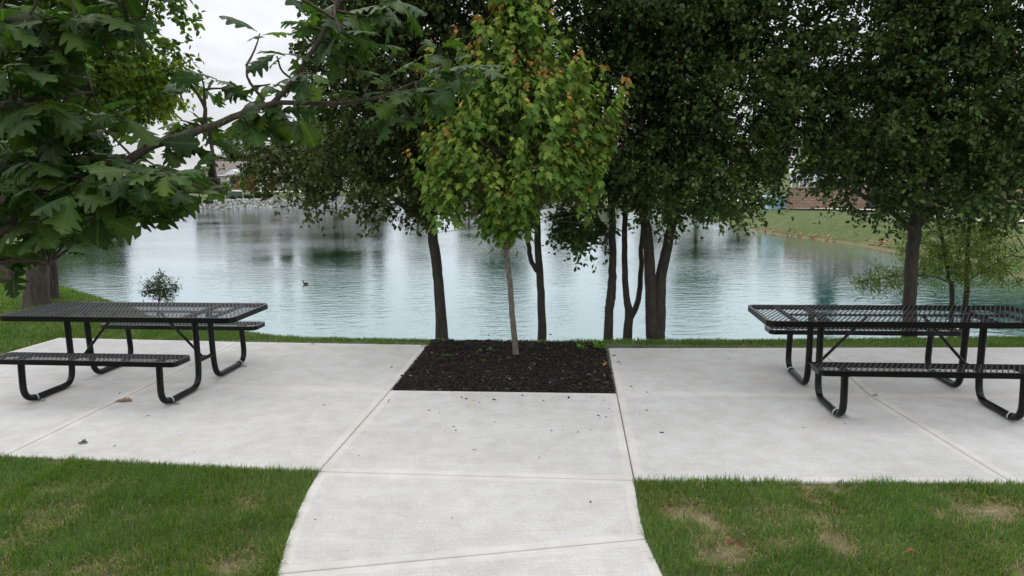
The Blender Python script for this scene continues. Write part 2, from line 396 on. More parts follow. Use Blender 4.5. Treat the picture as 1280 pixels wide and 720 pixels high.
# ------------------------------------------------------------------ blades of grass
def inpoly(X, Y, P):
    ins = np.zeros(X.shape, bool); n = len(P)
    for i in range(n):
        a, b = P[i], P[(i + 1) % n]
        ins ^= ((a[1] > Y) != (b[1] > Y)) & (X < (b[0] - a[0]) * (Y - a[1]) / (b[1] - a[1] + 1e-12) + a[0])
    return ins
lump = rng.uniform(0, 6.28, (14, 4))
def vnoise(X, Y, f, k=0):                 # cheap smooth noise -1..1
    s = 0
    for i in range(7):
        a = lump[(i + k) % 14]; ang = a[0]; s = s + np.sin((X * math.cos(ang) + Y * math.sin(ang)) * f * (1 + .35 * i) + a[1]) * np.cos((X * math.sin(ang) - Y * math.cos(ang)) * f * (.8 + .3 * i) + a[2])
    return s / 2.6
slabs = [[e0, l0, c0, c1, r1, r0, k0, q0, q2, k2, r2, pr[1], pr[2], g(836, 732), g(850, 800), g(343, 800), g(345, 719), pl[3], pl[2], pl[1], c2, l2, ef]]
slabs = [list(inset(np.array(slabs[0])[::-1] if sum(a[0]*b[1]-b[0]*a[1] for a, b in zip(slabs[0], slabs[0][1:]+slabs[0][:1])) < 0 else np.array(slabs[0]), .012))]
MULCH = np.array([c0 + (.0, .12), c1, r1, r0 + (0, .12)])
def blades(name, x0, x1, y0, y1, dens, h, w, keep=None, bald=0.0):
    n = int((x1 - x0) * (y1 - y0) * dens); X = rng.uniform(x0, x1, n); Y = rng.uniform(y0, y1, n)
    ok = ~inpoly(X, Y, slabs[0]) & ~inpoly(X, Y, MULCH)
    if keep is not None: ok &= keep(X, Y)
    bn = vnoise(X, Y, 2.6, 3) + .5 * vnoise(X, Y, 8, 5)
    if bald:
        sdg = np.full(n, 9.0); SP_ = np.array(slabs[0])
        for i in range(len(SP_)):
            a, b = SP_[i - 1], SP_[i]; e = b - a; t = np.clip(((X - a[0]) * e[0] + (Y - a[1]) * e[1]) / (e @ e), 0, 1); sdg = np.minimum(sdg, np.hypot(X - a[0] - t * e[0], Y - a[1] - t * e[1]))
        bn = bn - .8 * (1 - ss(sdg / .4))
    if bald: ok &= (rng.random(n) > np.clip((bn - (.45 if bald < 2 else .42)) * bald, 0, .93))
    X, Y, bn = X[ok], Y[ok], bn[ok]; n = len(X); Z = gz(X, Y) + np.where(Y < 5.5, .012, 0)
    az = rng.uniform(0, 6.28, n); lean = rng.gamma(2.2, .34, n).clip(0, 1.75); az = np.where(rng.random(n) < .5, 2.2 * vnoise(X, Y, 3.1, 2) + rng.normal(0, .7, n), az)
    hh = h * rng.uniform(.55, 1.35, n) * (1 + .25 * vnoise(X, Y, 5, 1)).clip(.5, 1.6)
    dx, dy = np.cos(az), np.sin(az); px, py = -dy, dx; ww = w * rng.uniform(.6, 1.3, n)
    dryk = rng.random(n) < (.05 + (.34 if bald < 2 else .55) * np.clip(bn - .05 + (.15 if bald > 2 else 0), 0, 1) * (1 if bald else .4)); lean = np.where(dryk, lean * .5 + 1.0, lean)
    def pt(t, off):
        s = np.sin(lean * t) * hh * t; c = np.cos(lean * t * .9) * hh * t
        return np.stack([X + dx * s + px * ww * off, Y + dy * s + py * ww * off, Z + c], -1)
    V = np.stack([pt(0, -.5), pt(0, .5), pt(.55, -.4), pt(.55, .4), pt(1, 0)], 1).reshape(-1, 3)
    base = np.arange(n)[:, None] * 5
    q = base + np.array([[0, 1, 3, 2]]); t = base + np.array([[2, 3, 4]])
    c = np.array((.098, .19, .028))[None] * np.ones((n, 1)); yel = np.array((.21, .25, .055)); dry = np.array((.36, .29, .15)); blue = np.array((.05, .115, .03))
    f1 = (.5 + .5 * vnoise(X, Y, 1.6, 7)).clip(0, 1)[:, None] * rng.random((n, 1)); c = c * (1 - f1 * .7) + yel * f1 * .7
    f2 = (rng.random((n, 1)) < .3) * .8; c = c * (1 - f2) + blue * f2
    f3 = dryk[:, None] * .85; c = c * (1 - f3) + dry * f3
    o = npmesh(name, V, [q, t], M['grass'], col=np.repeat(c, 5, 0))
    return tag(o, None, None, None, 'stuff')
FL = blades('lawn_grass', -6.5, -.9, 2.3, 5.4, 16500, .054, .0036, lambda X, Y: (X > -.92 * Y - 1.2) , .9)
tag(FL, 'mown green lawn in front of the left patio slab', 'grass')
FR = blades('lawn_grass', .7, 5.6, 2.3, 5.0, 15500, .052, .0036, lambda X, Y: (X < .92 * Y + 1.0), 2.2)
tag(FR, 'patchy green lawn with straw in front of the right patio slab', 'grass')
CR = blades('bank_grass', -6.3, 13, 7.2, 10.2, 5500, .042, .0055, lambda X, Y: (sdf(X, Y) > .1))
tag(CR, 'longer grass strip along the top of the lake bank', 'grass')
SL = blades('bank_grass', -16, -5.8, 4.2, 19, 1900, .06, .009, lambda X, Y: (sdf(X, Y) > .15) & (X < -6.2) & (X > -.95 * Y - 1.5))
tag(SL, 'shaded grass left of the patio running down to the water', 'grass')

# soil patch visible between blades in front lawns
def soilmat():
    m, nt, b = newmat('thatch_and_soil'); o = coords(nt); n1 = noise(nt, 5, 6, o, .7); n2 = noise(nt, 90, 5, coords(nt, (1, .3, 1), rot=(0, 0, .5)), .7)
    a = ramp(nt, n1.outputs[0], [(.3, (.08, .085, .03)), (.5, (.17, .15, .075)), (.7, (.32, .26, .17))])
    c = mixc(nt, a.outputs[0], ramp(nt, n2.outputs[0], [(.3, (.45, .45, .45)), (.7, (1.4, 1.35, 1.2))]).outputs[0], 1.0, 'MULTIPLY')
    nt.links.new(c, b.inputs['Base Color']); b.inputs['Roughness'].default_value = .95; bump(nt, b, n2.outputs[0], .9, .02); return m
M['soil'] = soilmat()
def patch(P, name, z=-.024):
    b = MB(); b.v = [(p[0], p[1], z) for p in P]; b.f = [list(range(len(P)))]; b.m = [0]; return tag(b.build(name, M['soil']), kind='structure')
patch([c2 - (.0, .0), ext(c2, ef, 1.0), ef - (0, 3.6), pb[2] - (0, .0), pb[1], pl[4], pl[3], pl[2], pl[1]][::-1], 'lawn_soil')
patch([r2, pr[1], pr[2], pb[5], pb[4], pb[3], q2 - (-.4, 3.4), q2 + (.4, 0)], 'lawn_soil')

# ------------------------------------------------------------------ mulch bed
mm, nt, b_ = newmat('wet_mulch'); o_ = coords(nt); n_ = noise(nt, 38, 8, o_, .75)
r_ = ramp(nt, n_.outputs[0], [(.35, (.006, .005, .005)), (.6, (.018, .015, .013)), (.8, (.05, .04, .03))]); nt.links.new(r_.outputs[0], b_.inputs['Base Color'])
b_.inputs['Roughness'].default_value = .85; bump(nt, b_, n_.outputs[0], 1, .03); M['mulch'] = mm
def bil(P, u, v): return (P[0] * (1 - u) * (1 - v) + P[3] * u * (1 - v) + P[2] * u * v + P[1] * (1 - u) * v)
MQ = [c0 + np.array((.02, .28)), c1 + np.array((.012, .012)), r1 + np.array((-.012, .012)), r0 + np.array((-.01, .28))]
N = 60; V = []
def mz(u, v, x, y): 
    e = min(u, 1 - u, (1 - v)) ; e = min(1, e * 9); back = min(1, v * 10)
    return -.012 + .024 * e * back + .012 * float(vnoise(np.array(x), np.array(y), 9)) * e
for j in range(N + 1):
    for i in range(N + 1):
        p = bil(MQ, i / N, j / N); V.append((p[0], p[1], mz(i / N, j / N, p[0], p[1])))
I2 = np.arange((N + 1) ** 2).reshape(N + 1, N + 1); mf = np.stack([I2[:-1, :-1], I2[1:, :-1], I2[1:, 1:], I2[:-1, 1:]], -1).reshape(-1, 4)
tag(npmesh('mulch_bed', V, [mf], M['mulch'], smooth=True), kind='structure')
n = 21000; U, W = rng.random(n), rng.random(n); W = W * 1.0 - .0
P = np.array([bil(MQ, u, w) for u, w in zip(U, W)]); Zc = np.array([mz(u, w, p[0], p[1]) for u, w, p in zip(U, W, P)]) + rng.uniform(.0, .014, n)
spill = rng.random(n) < .012; P[spill] += rng.normal(0, .16, (spill.sum(), 2)); Zc[spill] = .004
az = rng.uniform(0, 6.28, n); dirs = np.stack([np.cos(az), np.sin(az), rng.normal(0, .25, n)], -1); nr = np.stack([rng.normal(0, .45, n), rng.normal(0, .45, n), np.ones(n)], -1)
CT = np.array([(-.5, -.5, 0), (.5, -.4, 0), (.42, .5, 0), (-.35, .45, 0), (-.5, -.5, .25), (.5, -.4, .25), (.42, .5, .25), (-.35, .45, .25)], float) * (.35, 1, .5)
CF = [np.array([(4, 5, 6, 7), (0, 1, 5, 4), (1, 2, 6, 5), (2, 3, 7, 6), (3, 0, 4, 7)])]
S = rng.gamma(3, .0075, n).clip(.008, .055)
V, Fs = scatter(CT, CF, np.c_[P, Zc], frames(dirs, nr), S)
cc = np.array((.016, .0135, .012))[None] * rng.uniform(.4, 1.9, (n, 1)); br = rng.random(n) < .05; cc[br] = np.array((.12, .09, .065)) * rng.uniform(.4, 1.3, (br.sum(), 1))
tag(npmesh('mulch_chips', V, Fs, M['chip'], col=np.repeat(cc, 8, 0)), 'dark shredded bark mulch filling the square tree bed', 'mulch', None, 'stuff')
# weeds in the mulch
def weed(px, py, n, s, lab):
    x, y = G(px, py); r = empty('weed', (x, y, .01), lab, 'weed', 'small weeds in the mulch bed')
    az = rng.uniform(0, 6.28, n); el = rng.uniform(.2, 1.2, n); d = np.stack([np.cos(az) * np.cos(el), np.sin(az) * np.cos(el), np.sin(el)], -1)
    T = np.array([(0, 0, 0), (-.16, .5, .05), (0, 1, -.1), (.16, .5, .05)]); V, Fs = scatter(T, [np.array([(0, 1, 2), (0, 2, 3)])], np.zeros((n, 3)) + rng.normal(0, s * .15, (n, 3)) * (1, 1, 0), frames(d, np.tile((0, 0, 1.), (n, 1))), rng.uniform(.5, 1, n) * s)
    npmesh('leaves', V, Fs, M['grass'], r, col=np.tile((.12, .24, .04), (len(V), 1)))
weed(558, 447, 12, .09, 'upright yellow-green weed at the left of the mulch'); weed(600, 441, 14, .06, 'small weed left of the maple stem')
weed(613, 439, 14, .06, 'small weed just beside the maple stem'); weed(748, 436, 26, .13, 'largest leafy weed at the back right corner of the mulch')
weed(725, 437, 16, .1, 'leafy weed at the back of the mulch towards the right'); weed(605, 453, 9, .05, 'tiny weed in front of the maple stem on the left')
weed(757, 457, 12, .06, 'weed against the right edge of the mulch'); weed(703, 476, 7, .045, 'tiny weed near the front of the mulch')

# ------------------------------------------------------------------ leaf templates
PEAR = (np.array([(0, 0, 0), (-.3, .28, .07), (-.26, .68, .05), (0, 1, -.06), (.26, .68, .05), (.3, .28, .07)]), [np.array([(0, 3, 2, 1), (0, 5, 4, 3)])])
mo = [(0, 0), (.2, -.06), (.34, .02), (.5, .3), (.34, .3), (.3, .42), (.5, .62), (.24, .6), (.16, .74), (0, 1.05)]
mo = mo + [(-x, y) for x, y in mo[1:-1]][::-1]
MAPLE = (np.array([(0, .35, .0)] + [(x, y, -.35 * abs(x) ** 1.3 - .12 * (y - .35) ** 2) for x, y in mo]), [np.array([(0, 1 + i, 1 + (i + 1) % len(mo)) for i in range(len(mo))])])
def oakleaf(seed):
    r = random.Random(seed); rows = 27; V = []; sp = []
    nl = r.choice([4, 4.5, 5]); ph = r.uniform(-.1, .1); droop = r.uniform(.1, .5); cup = r.uniform(-.1, .3); side = r.uniform(-.12, .12)
    depthL = r.uniform(.58, .8)
    for i in range(rows):
        t = i / (rows - 1); env = (math.sin(math.pi * min(1, t * .93 + .05)) ** .75) * (.12 + .25 * math.sin(math.pi * min(1, t * .75)) + .04 * t)
        for s in (-1, 1):
            l = .5 + .5 * math.cos(2 * math.pi * (nl * t - .62 + ph * s))
            w = env * (1 - depthL + depthL * l ** .42 * 1.1); 
            if t < .05: w = .012
            if s < 0: wl = w
            else: wr = w
        z0 = -droop * t * t * .6; x0 = side * t * t
        for k, w in ((-1, wl), (-.45, wl), (0, 0), (.45, wr), (1, wr)):
            x = k * w; yy = t + abs(x) * .38 * (1 if t < .85 else .2)
            V.append((x0 + x, yy, z0 + cup * abs(x) - .9 * x * x * 1.2 + .012 * math.sin(9 * t + 5 * k))); sp.append((k * w, t))
    Fq = [(i * 5 + k, i * 5 + k + 1, i * 5 + k + 6, i * 5 + k + 5) for i in range(rows - 1) for k in range(4)]
    return np.array(V), [np.array(Fq)], np.array(sp)
OAKS = [oakleaf(i) for i in range(7)]

# ------------------------------------------------------------------ branching tree
def lobes_pts(lobes, n, shell=.45):
    w = np.array([l[2] for l in lobes], float); w /= w.sum(); out = []
    for l, k in zip(lobes, rng.multinomial(n, w)):
        d = unit(rng.normal(size=(k, 3))); r = rng.random(k) ** shell * (1 / 1.0)
        r = np.clip(r, 0, 1) ** (1 / 1.35); out.append(np.asarray(l[0]) + d * r[:, None] * np.asarray(l[1]))
    return np.concatenate(out)
def grow(name, label, cat, group, base, stems, lobes, nclump, leaf, lsize, nleaf, cols, lmat, bark, twig=.28, droop=.45, rmax=.05, sides=9, leaf_len=None, hang=.5, face=.0, filt=None):
    root = empty(name, base, label, cat, group)
    pos = []; par = []; paths = []
    for st in stems:
        P = smoothpath([s[0] for s in st], 6); rr = np.interp(np.linspace(0, len(st) - 1, len(P)), range(len(st)), [s[1] for s in st])
        P = P + rng.normal(0, .0035, P.shape) * (np.arange(len(P)) > 0)[:, None]
        paths.append((P, rr, sides)); 
        for k, p in enumerate(P):
            if k > len(P) * .3: pos.append(p); par.append(0)
    pos = list(pos); C = lobes_pts(lobes, nclump)
    if filt is not None: C = C[filt(C)]
    S0 = np.array(pos); dist = np.array([np.min(np.linalg.norm(S0 - c, axis=1)) for c in C]); order = np.argsort(dist)
    NP = np.zeros((len(pos) + len(C) * 6, 3)); NP[:len(pos)] = S0; cnt = len(pos); ends = []
    lvl = np.zeros(len(NP)); lvl[:cnt] = 0
    for ci in order:
        c = C[ci]; A = NP[:cnt]; dd = np.linalg.norm(A - c, axis=1)
        cost = dd + .7 * np.clip(A[:, 2] - c[2] + .1 * dd, 0, 9) + .12 * lvl[:cnt]
        k = int(np.argmin(cost)); a = A[k].copy(); L = dd[k]; m = max(2, min(5, int(L / .22)))
        mid = (a + c) / 2 + np.array((0, 0, .12 * L)) + rng.normal(0, .07 * L, 3)
        t = np.linspace(0, 1, m + 1)[:, None]; Q = (1 - t) ** 2 * a + 2 * t * (1 - t) * mid + t * t * c
        r0 = min(rmax, .006 + .016 * L) / (1 + .4 * lvl[k]); r0 = max(r0, .004)
        paths.append((Q, np.linspace(r0, .003, m + 1), 5)); e = min(5, m)
        NP[cnt:cnt + e] = Q[1:1 + e]; lvl[cnt:cnt + e] = lvl[k] + 1; cnt += e; ends.append((c, unit(c - mid)))
    TV = []; TF = []; off = 0
    for P, rr, sd in paths:
        v, f = tube_np(P, rr, sd); TV.append(v); TF.append(f + off); off += len(v)
    npmesh('trunk', np.concatenate(TV), [np.concatenate(TF)], bark, root, base, smooth=True)
    # leaves on short shoots round every clump point
    E = np.array([e[0] for e in ends]); ED = np.array([e[1] for e in ends]); k = len(E)
    ns = 4; sh = np.repeat(np.arange(k), ns); sd = unit(ED[sh] * .5 + rng.normal(0, .8, (k * ns, 3)) + np.array((0, 0, .1)))
    per = max(1, nleaf // ns); s = np.repeat(np.arange(k * ns), per); n = len(s)
    t = rng.random(n); tw = twig * rng.uniform(.5, 1.25, k * ns)
    Pn = E[sh][s] + sd[s] * (t * tw[s])[:, None] + np.array((0, 0, -1.)) * (droop * tw[s] * t * t)[:, None] + rng.normal(0, .02, (n, 3))
    ld = unit(sd[s] * .5 + rng.normal(0, .75, (n, 3)) + np.array((0, 0, -hang)))
    ln = unit(rng.normal(0, .55, (n, 3)) + np.array((0, -face, 1.0)))
    sz = lsize * rng.uniform(.6, 1.2, n)
    V, Fs = scatter(leaf[0], leaf[1], Pn, frames(ld, ln), sz)
    cols = np.array(cols, float); ci = np.clip((rng.beta(1.4, 2.2, n) * len(cols)).astype(int), 0, len(cols) - 1); c = cols[ci] * rng.uniform(.8, 1.2, (n, 1)) * rng.uniform(.68, 1.38, k)[sh][s][:, None]
    npmesh('crown', V, Fs, lmat, root, base, col=np.repeat(c, len(leaf[0]), 0))
    return root
def lobe(px, py, y, rx, rz, ry, w=None):   # sized in picture pixels at that distance, kept as a world ellipsoid
    c = D(px, py, y); k = y / F; r = (rx * k, ry, rz * k); return (c, r, (w if w is not None else r[0] * r[1] * r[2]) )
PG = [(.038, .07, .02), (.052, .09, .022), (.07, .112, .025), (.095, .13, .034)]
PO = [(.045, .065, .018), (.055, .078, .02), (.075, .095, .024), (.095, .09, .03)]
def stem(pts, y0, y1=None):
    y1 = y1 or y0; n = len(pts); return [(D(p[0], p[1], y0 + (y1 - y0) * i / max(1, n - 1)), p[2]) for i, p in enumerate(pts)]
def base_of(px, py, y): p = D(px, py, y); return (float(p[0]), float(p[1]), gz1(p[0], p[1]) - .03)
def rooted(st, b): 
    x, y, z = b; return [(np.array((x, y, z - .1)), st[0][1] * 1.8), (np.array((x, y, z + .06)), st[0][1] * 1.32)] + st
B1 = base_of(552, 418, 8.75)
grow('pear_tree', 'dark pear tree with low drooping left limb, single leaning trunk left of the maple', 'tree', 'trees along the lake bank', B1,
     [rooted(stem([(551, 395, .075), (548, 350, .068), (543, 310, .07), (538, 270, .062), (530, 180, .05), (525, 60, .04), (515, -120, .02)], 8.75), B1),
      stem([(540, 285, .035), (510, 262, .03), (470, 235, .025), (420, 215, .018), (360, 205, .01)], 8.75, 8.5),
      stem([(538, 270, .035), (500, 190, .028), (450, 110, .02), (410, 50, .01)], 8.75, 8.4), stem([(540, 260, .03), (570, 180, .025), (600, 80, .02), (620, -40, .01)], 8.75, 9.2)],
     [lobe(345, 200, 8.6, 38, 20, .5, .15), lobe(375, 210, 8.6, 62, 34, .7), lobe(440, 228, 8.6, 72, 38, .9), lobe(515, 240, 8.8, 60, 38, .9), lobe(470, 150, 8.7, 80, 70, 1.1), lobe(450, 55, 8.7, 75, 70, 1.1), lobe(540, 120, 8.9, 110, 130, 1.3),
      lobe(510, -60, 8.8, 130, 110, 1.5), lobe(520, -260, 8.8, 100, 140, 1.3, .9)], 1350, PEAR, .066, 60, PO, M['leaf_pear'], M['bark_dark'], hang=.45)
B2 = base_of(678, 419, 8.85)
grow('pear_tree', 'slim dark tree with a low left fork just right of the maple stem', 'tree', 'trees along the lake bank', B2,
     [rooted(stem([(677, 395, .055), (675, 350, .05), (672, 300, .045), (672, 250, .042), (680, 120, .035), (690, -60, .018)], 8.85), B2),
      stem([(674, 342, .035), (664, 325, .032), (659, 290, .03), (655, 240, .028), (640, 120, .02), (630, 0, .01)], 8.85, 9.1)],
     [lobe(640, 130, 9.2, 70, 100, 1.0), lobe(700, 190, 9.1, 60, 75, 1.0), lobe(690, 60, 9.1, 75, 100, 1.2), lobe(660, -120, 9.1, 100, 120, 1.3)], 520, PEAR, .066, 54, PG, M['leaf_pear'], M['bark_dark'], hang=.42)
B3 = base_of(760, 419, 8.95)
PT3 = grow('pear_tree', 'straight slim dark tree with swollen knots, left of the forked pair', 'tree', 'trees along the lake bank', B3,
     [rooted(stem([(761, 395, .06), (764, 372, .066), (766, 330, .052), (765, 270, .045), (760, 150, .035), (770, -40, .018)], 8.95), B3),
      stem([(765, 300, .03), (752, 285, .027), (742, 255, .022), (730, 200, .015)], 8.95, 8.6)],
     [lobe(722, 285, 8.7, 34, 26, .5, .25), lobe(745, 230, 8.8, 52, 48, .8), lobe(740, 120, 8.9, 60, 90, 1.1), lobe(780, 20, 8.9, 75, 100, 1.2), lobe(770, -130, 9, 90, 110, 1.2)], 560, PEAR, .066, 54, PG, M['leaf_pear'], M['bark_dark'], hang=.42)
n = 130; Pd = np.concatenate([D(x, y, 8.25) + rng.normal(0, (.05, .05, .07), (n // 2, 3)) for x, y in ((778, 148), (768, 178))]); n = len(Pd)
Vd, Fd = scatter(PEAR[0], PEAR[1], Pd, frames(unit(rng.normal(0, .6, (n, 3)) + (0, 0, -.9)), unit(rng.normal(size=(n, 3)))), rng.uniform(.04, .075, n))
dl = npmesh('dead_leaves', Vd, Fd, M['leaf_far'], PT3, B3, col=np.repeat(np.array([(.2, .11, .085)]) * rng.uniform(.5, 1.3, (n, 1)), 6, 0)); dl['label'] = 'pinkish brown dead leaf clump'
B4 = base_of(782, 420, 9.0)
grow('pear_tree', 'slender dark tree splitting into a V close to the ground', 'tree', 'trees along the lake bank', B4,
     [rooted(stem([(786, 398, .06), (783, 370, .045), (781, 320, .04), (783, 240, .035), (800, 100, .03), (810, -80, .015)], 9.0), B4),
      stem([(787, 400, .045), (797, 378, .04), (801, 340, .035), (803, 290, .03), (820, 180, .025), (850, 60, .012)], 9.0, 9.3)],
     [lobe(815, 200, 9.3, 70, 75, 1.0), lobe(840, 80, 9.4, 75, 100, 1.1), lobe(850, -70, 9.4, 90, 110, 1.2)], 520, PEAR, .066, 54, PG, M['leaf_pear'], M['bark_dark'], hang=.42)
B5 = base_of(820, 419, 8.75)
grow('pear_tree', 'largest dark tree of the middle group with two thick trunks fused at the base', 'tree', 'trees along the lake bank', B5,
     [rooted(stem([(815, 398, .085), (813, 350, .075), (810, 300, .068), (803, 250, .06), (800, 120, .04), (810, -60, .02)], 8.75), B5),
      stem([(822, 452, .1), (823, 425, .09), (825, 395, .08), (826, 350, .075), (836, 300, .066), (845, 255, .058), (862, 150, .045), (880, 0, .03), (890, -120, .015)], 8.72, 8.9),
      stem([(845, 262, .035), (880, 235, .028), (925, 210, .02), (970, 190, .01)], 8.8, 8.6)],
     [lobe(860, 228, 8.6, 80, 52, 1.1), lobe(915, 226, 8.6, 58, 40, .9), lobe(955, 178, 8.7, 55, 45, .8), lobe(800, 210, 8.5, 60, 60, .8), lobe(900, 110, 8.7, 100, 90, 1.4), lobe(850, 10, 8.8, 110, 90, 1.4), lobe(960, 20, 8.8, 70, 90, 1.1),
      lobe(1000, 115, 8.9, 45, 60, .8, .35), lobe(870, -120, 8.8, 140, 110, 1.6), lobe(860, -280, 8.8, 100, 120, 1.3, .8)], 1600, PEAR, .066, 56, PG, M['leaf_pear'], M['bark_dark'], hang=.42)
B6 = base_of(1138, 414, 8.6)
grow('pear_tree', 'broad dark pear tree with one thick trunk rising behind the right picnic table', 'tree', 'trees along the lake bank', B6,
     [rooted(stem([(1137, 380, .082), (1139, 330, .078), (1143, 290, .08), (1150, 200, .06), (1155, 60, .045), (1160, -120, .02)], 8.6), B6),
      stem([(1142, 290, .045), (1110, 262, .035), (1060, 235, .022), (1020, 215, .01)], 8.6, 8.4), stem([(1143, 290, .045), (1180, 240, .04), (1230, 190, .03), (1280, 120, .015)], 8.6, 8.5),
      stem([(1145, 270, .04), (1110, 180, .03), (1085, 60, .02)], 8.6, 8.8)],
     [lobe(1115, 230, 8.5, 85, 42, 1.0), lobe(1060, 195, 8.6, 50, 42, .7), lobe(1205, 230, 8.5, 80, 54, 1.1), lobe(1110, 140, 8.6, 85, 90, 1.4), lobe(1210, 130, 8.6, 100, 100, 1.5), lobe(1290, 190, 8.7, 60, 90, 1.1), lobe(1130, 30, 8.6, 85, 90, 1.3), lobe(1240, 10, 8.6, 110, 100, 1.5),
      lobe(1170, -110, 8.6, 150, 100, 1.7), lobe(1180, -270, 8.6, 110, 120, 1.4, 1.0)], 1850, PEAR, .067, 56, PG, M['leaf_pear'], M['bark_dark'], hang=.42)
B7 = base_of(1196, 400, 10.2)
FERN = (np.array([(0, 0, 0), (-.12, .3, .02), (-.1, .75, .02), (0, 1, 0), (.1, .75, .02), (.12, .3, .02)]), [np.array([(0, 3, 2, 1), (0, 5, 4, 3)])])
grow('locust_sapling', 'light green feathery sapling with two thin stems beside the right trunk', 'tree', None, B7,
     [rooted(stem([(1190, 375, .035), (1186, 350, .03), (1178, 300, .025), (1165, 240, .012)], 10.2), B7), rooted(stem([(1207, 378, .04), (1208, 345, .035), (1212, 290, .025), (1225, 220, .012)], 10.2), B7),
      stem([(1186, 352, .012), (1160, 345, .01), (1120, 345, .008), (1075, 352, .004)], 10.2, 9.9), stem([(1208, 352, .014), (1235, 335, .01), (1280, 310, .006)], 10.2, 10)],
     [lobe(1105, 348, 10.0, 38, 11, .4, .035), lobe(1170, 330, 10.2, 50, 28, .6, .1), lobe(1220, 320, 10.2, 55, 35, .7, .14), lobe(1265, 330, 10.2, 35, 25, .5, .05), lobe(1200, 270, 10.2, 75, 50, .8, .25)], 330, FERN, .06, 52, [(.1, .15, .03), (.13, .18, .04), (.17, .2, .045)], M['leaf_maple'], M['bark_dark'], twig=.25, droop=.3, hang=.15)
# dead leaf clump hanging in the middle crown
# ------------------------------------------------------------------ young maple in the mulch
def maple():
    base = tuple(list(G(645, 446)) + [0.0]); y0 = base[1]
    root = empty('young_maple', base, 'young maple with green, yellow and orange tipped leaves standing in the mulch bed', 'tree')
    st = [(np.array((base[0], y0, -.05)), .042), (np.array((base[0], y0, .06)), .036), (D(641, 400, y0), .032), (D(637, 350, y0), .03), (D(633, 300, y0), .027), (D(640, 220, y0), .022), (D(645, 120, y0), .017), (D(646, 0, y0), .01), (D(646, -70, y0), .004)]
    P = smoothpath([s[0] for s in st], 8); rr = np.interp(np.linspace(0, len(st) - 1, len(P)), range(len(st)), [s[1] for s in st])
    P[3:, :2] += rng.normal(0, .003, P[3:, :2].shape)
    TV, TF = [], []; off = 0
    def addt(Q, r, n=6):
        nonlocal off
        v, f = tube_np(Q, r, n); TV.append(v); TF.append(f + off); off += len(v)
    addt(P, rr, 12)
    lobes = [lobe(645, 175, y0, 88, 72, .8), lobe(648, 70, y0, 42, 75, .4, .3), lobe(648, -20, y0, 34, 55, .32, .14), lobe(568, 215, y0, 40, 30, .5, .16), lobe(708, 205, y0, 42, 32, .5, .16), lobe(632, 245, y0, 52, 32, .5, .16), lobe(595, 135, y0, 30, 42, .4, .12), lobe(705, 120, y0, 34, 50, .45, .14)]
    lobes.append(lobe(634, 272, y0, 42, 22, .35, .09)); C = lobes_pts(lobes, 430, .45)
    extra = [(556, 90), (590, 55), (618, 30), (665, 20), (702, 55), (735, 95), (545, 130), (757, 130), (548, 170), (762, 165), (618, 95), (675, 80), (540, 62), (578, 40), (602, 62), (724, 58), (750, 75), (771, 105), (533, 95), (655, 105), (706, 128), (533, 160), (527, 200), (559, 195), (600, 145), (628, 135), (768, 120), (745, 150), (600, 20), (690, 25)]
    C = np.concatenate([C, [D(x * .9 + 64.5 + rng.normal(0, 3), y + 68, y0 - rng.uniform(-.2, .4)) for x, y in extra], [D(x * .8 + 129 + rng.normal(0, 4), min(y + 105, 258), y0 - rng.uniform(-.3, .3)) for x, y in extra], [D(x, y + 26, y0 - rng.uniform(-.1, .5)) for x, y in extra]])
    nb = len(C); LP = []; LD = []; LN = []; LS = []; LC = []
    green = np.array([(.08, .17, .026), (.12, .22, .034), (.19, .28, .05)]); lime = np.array((.33, .36, .05)); orange = np.array((.42, .22, .05)); red = np.array((.28, .06, .035))
    for i, c in enumerate(C):
        # nearest place on the stem, lower than the shoot
        h = max(base[2] + 1.42 + .25 * rng.random(), c[2] - .2 - .35 * math.hypot(c[0] - base[0], c[1] - y0)); k = int(np.argmin(np.abs(P[:, 2] - h))); a = P[k]
        rad = unit(np.array((c[0] - a[0], c[1] - a[1], 0.0))); L = .3 + .28 * rng.random(); up = unit(np.array((0, 0, 1.0)) + rad * .25 + rng.normal(0, .14, 3))
        s0 = c - up * L * .35; tip = s0 + up * L
        m = (a + s0) / 2 + np.array((0, 0, -.02)) + rng.normal(0, .04, 3); t = np.linspace(0, 1, 5)[:, None]
        Q = np.concatenate([(1 - t) ** 2 * a + 2 * t * (1 - t) * m + t * t * s0, [tip * .5 + s0 * .5, tip]])
        addt(Q, np.linspace(.0045, .0012, len(Q)), 4)
        rc = np.linalg.norm((c - lobes[0][0]) / lobes[0][1]); outer = rc > .72 or c[2] > 4.2 or i >= nb - 18
        hot = outer and (rng.random() < .24 or i >= nb - 18)
        nn = int(L / .034)
        for j in range(nn):
            f = (j + .5) / nn; p = s0 + up * L * f
            for sgn in (0, 1):
                az = j * 1.57 + sgn * math.pi + rng.normal(0, .55); p = p + rng.normal(0, .018, 3); dh = np.array((math.cos(az), math.sin(az), 0.0))
                pet = .05 * (1.15 - .6 * f); q = p + (dh * .8 + np.array((0, 0, .35))) * pet
                outw = unit(rad * .5 + dh + rng.normal(0, .25, 3))
                LP.append(q); LD.append(unit(dh * .45 + rad * .2 + np.array((0, 0, -.85)) + rng.normal(0, .25, 3))); LN.append(unit(outw + np.array((0, 0, .75))))
                sz = .08 * rng.uniform(.6, 1.2) * (1.0 if f < .7 else (1.15 - f) / .45 * .9 + .1); LS.append(sz)
                col = green[rng.integers(3)] * rng.uniform(.8, 1.2)
                if outer and f > .55: w = (f - .5) * (2.4 if hot else 1.7) * rng.random() ** .4; col = col * (1 - min(w, 1)) + lime * min(w, 1)
                if hot and f > .82: col = orange * rng.uniform(.7, 1.2) if f < .93 else red * .6 + orange * .5
                LC.append(col)
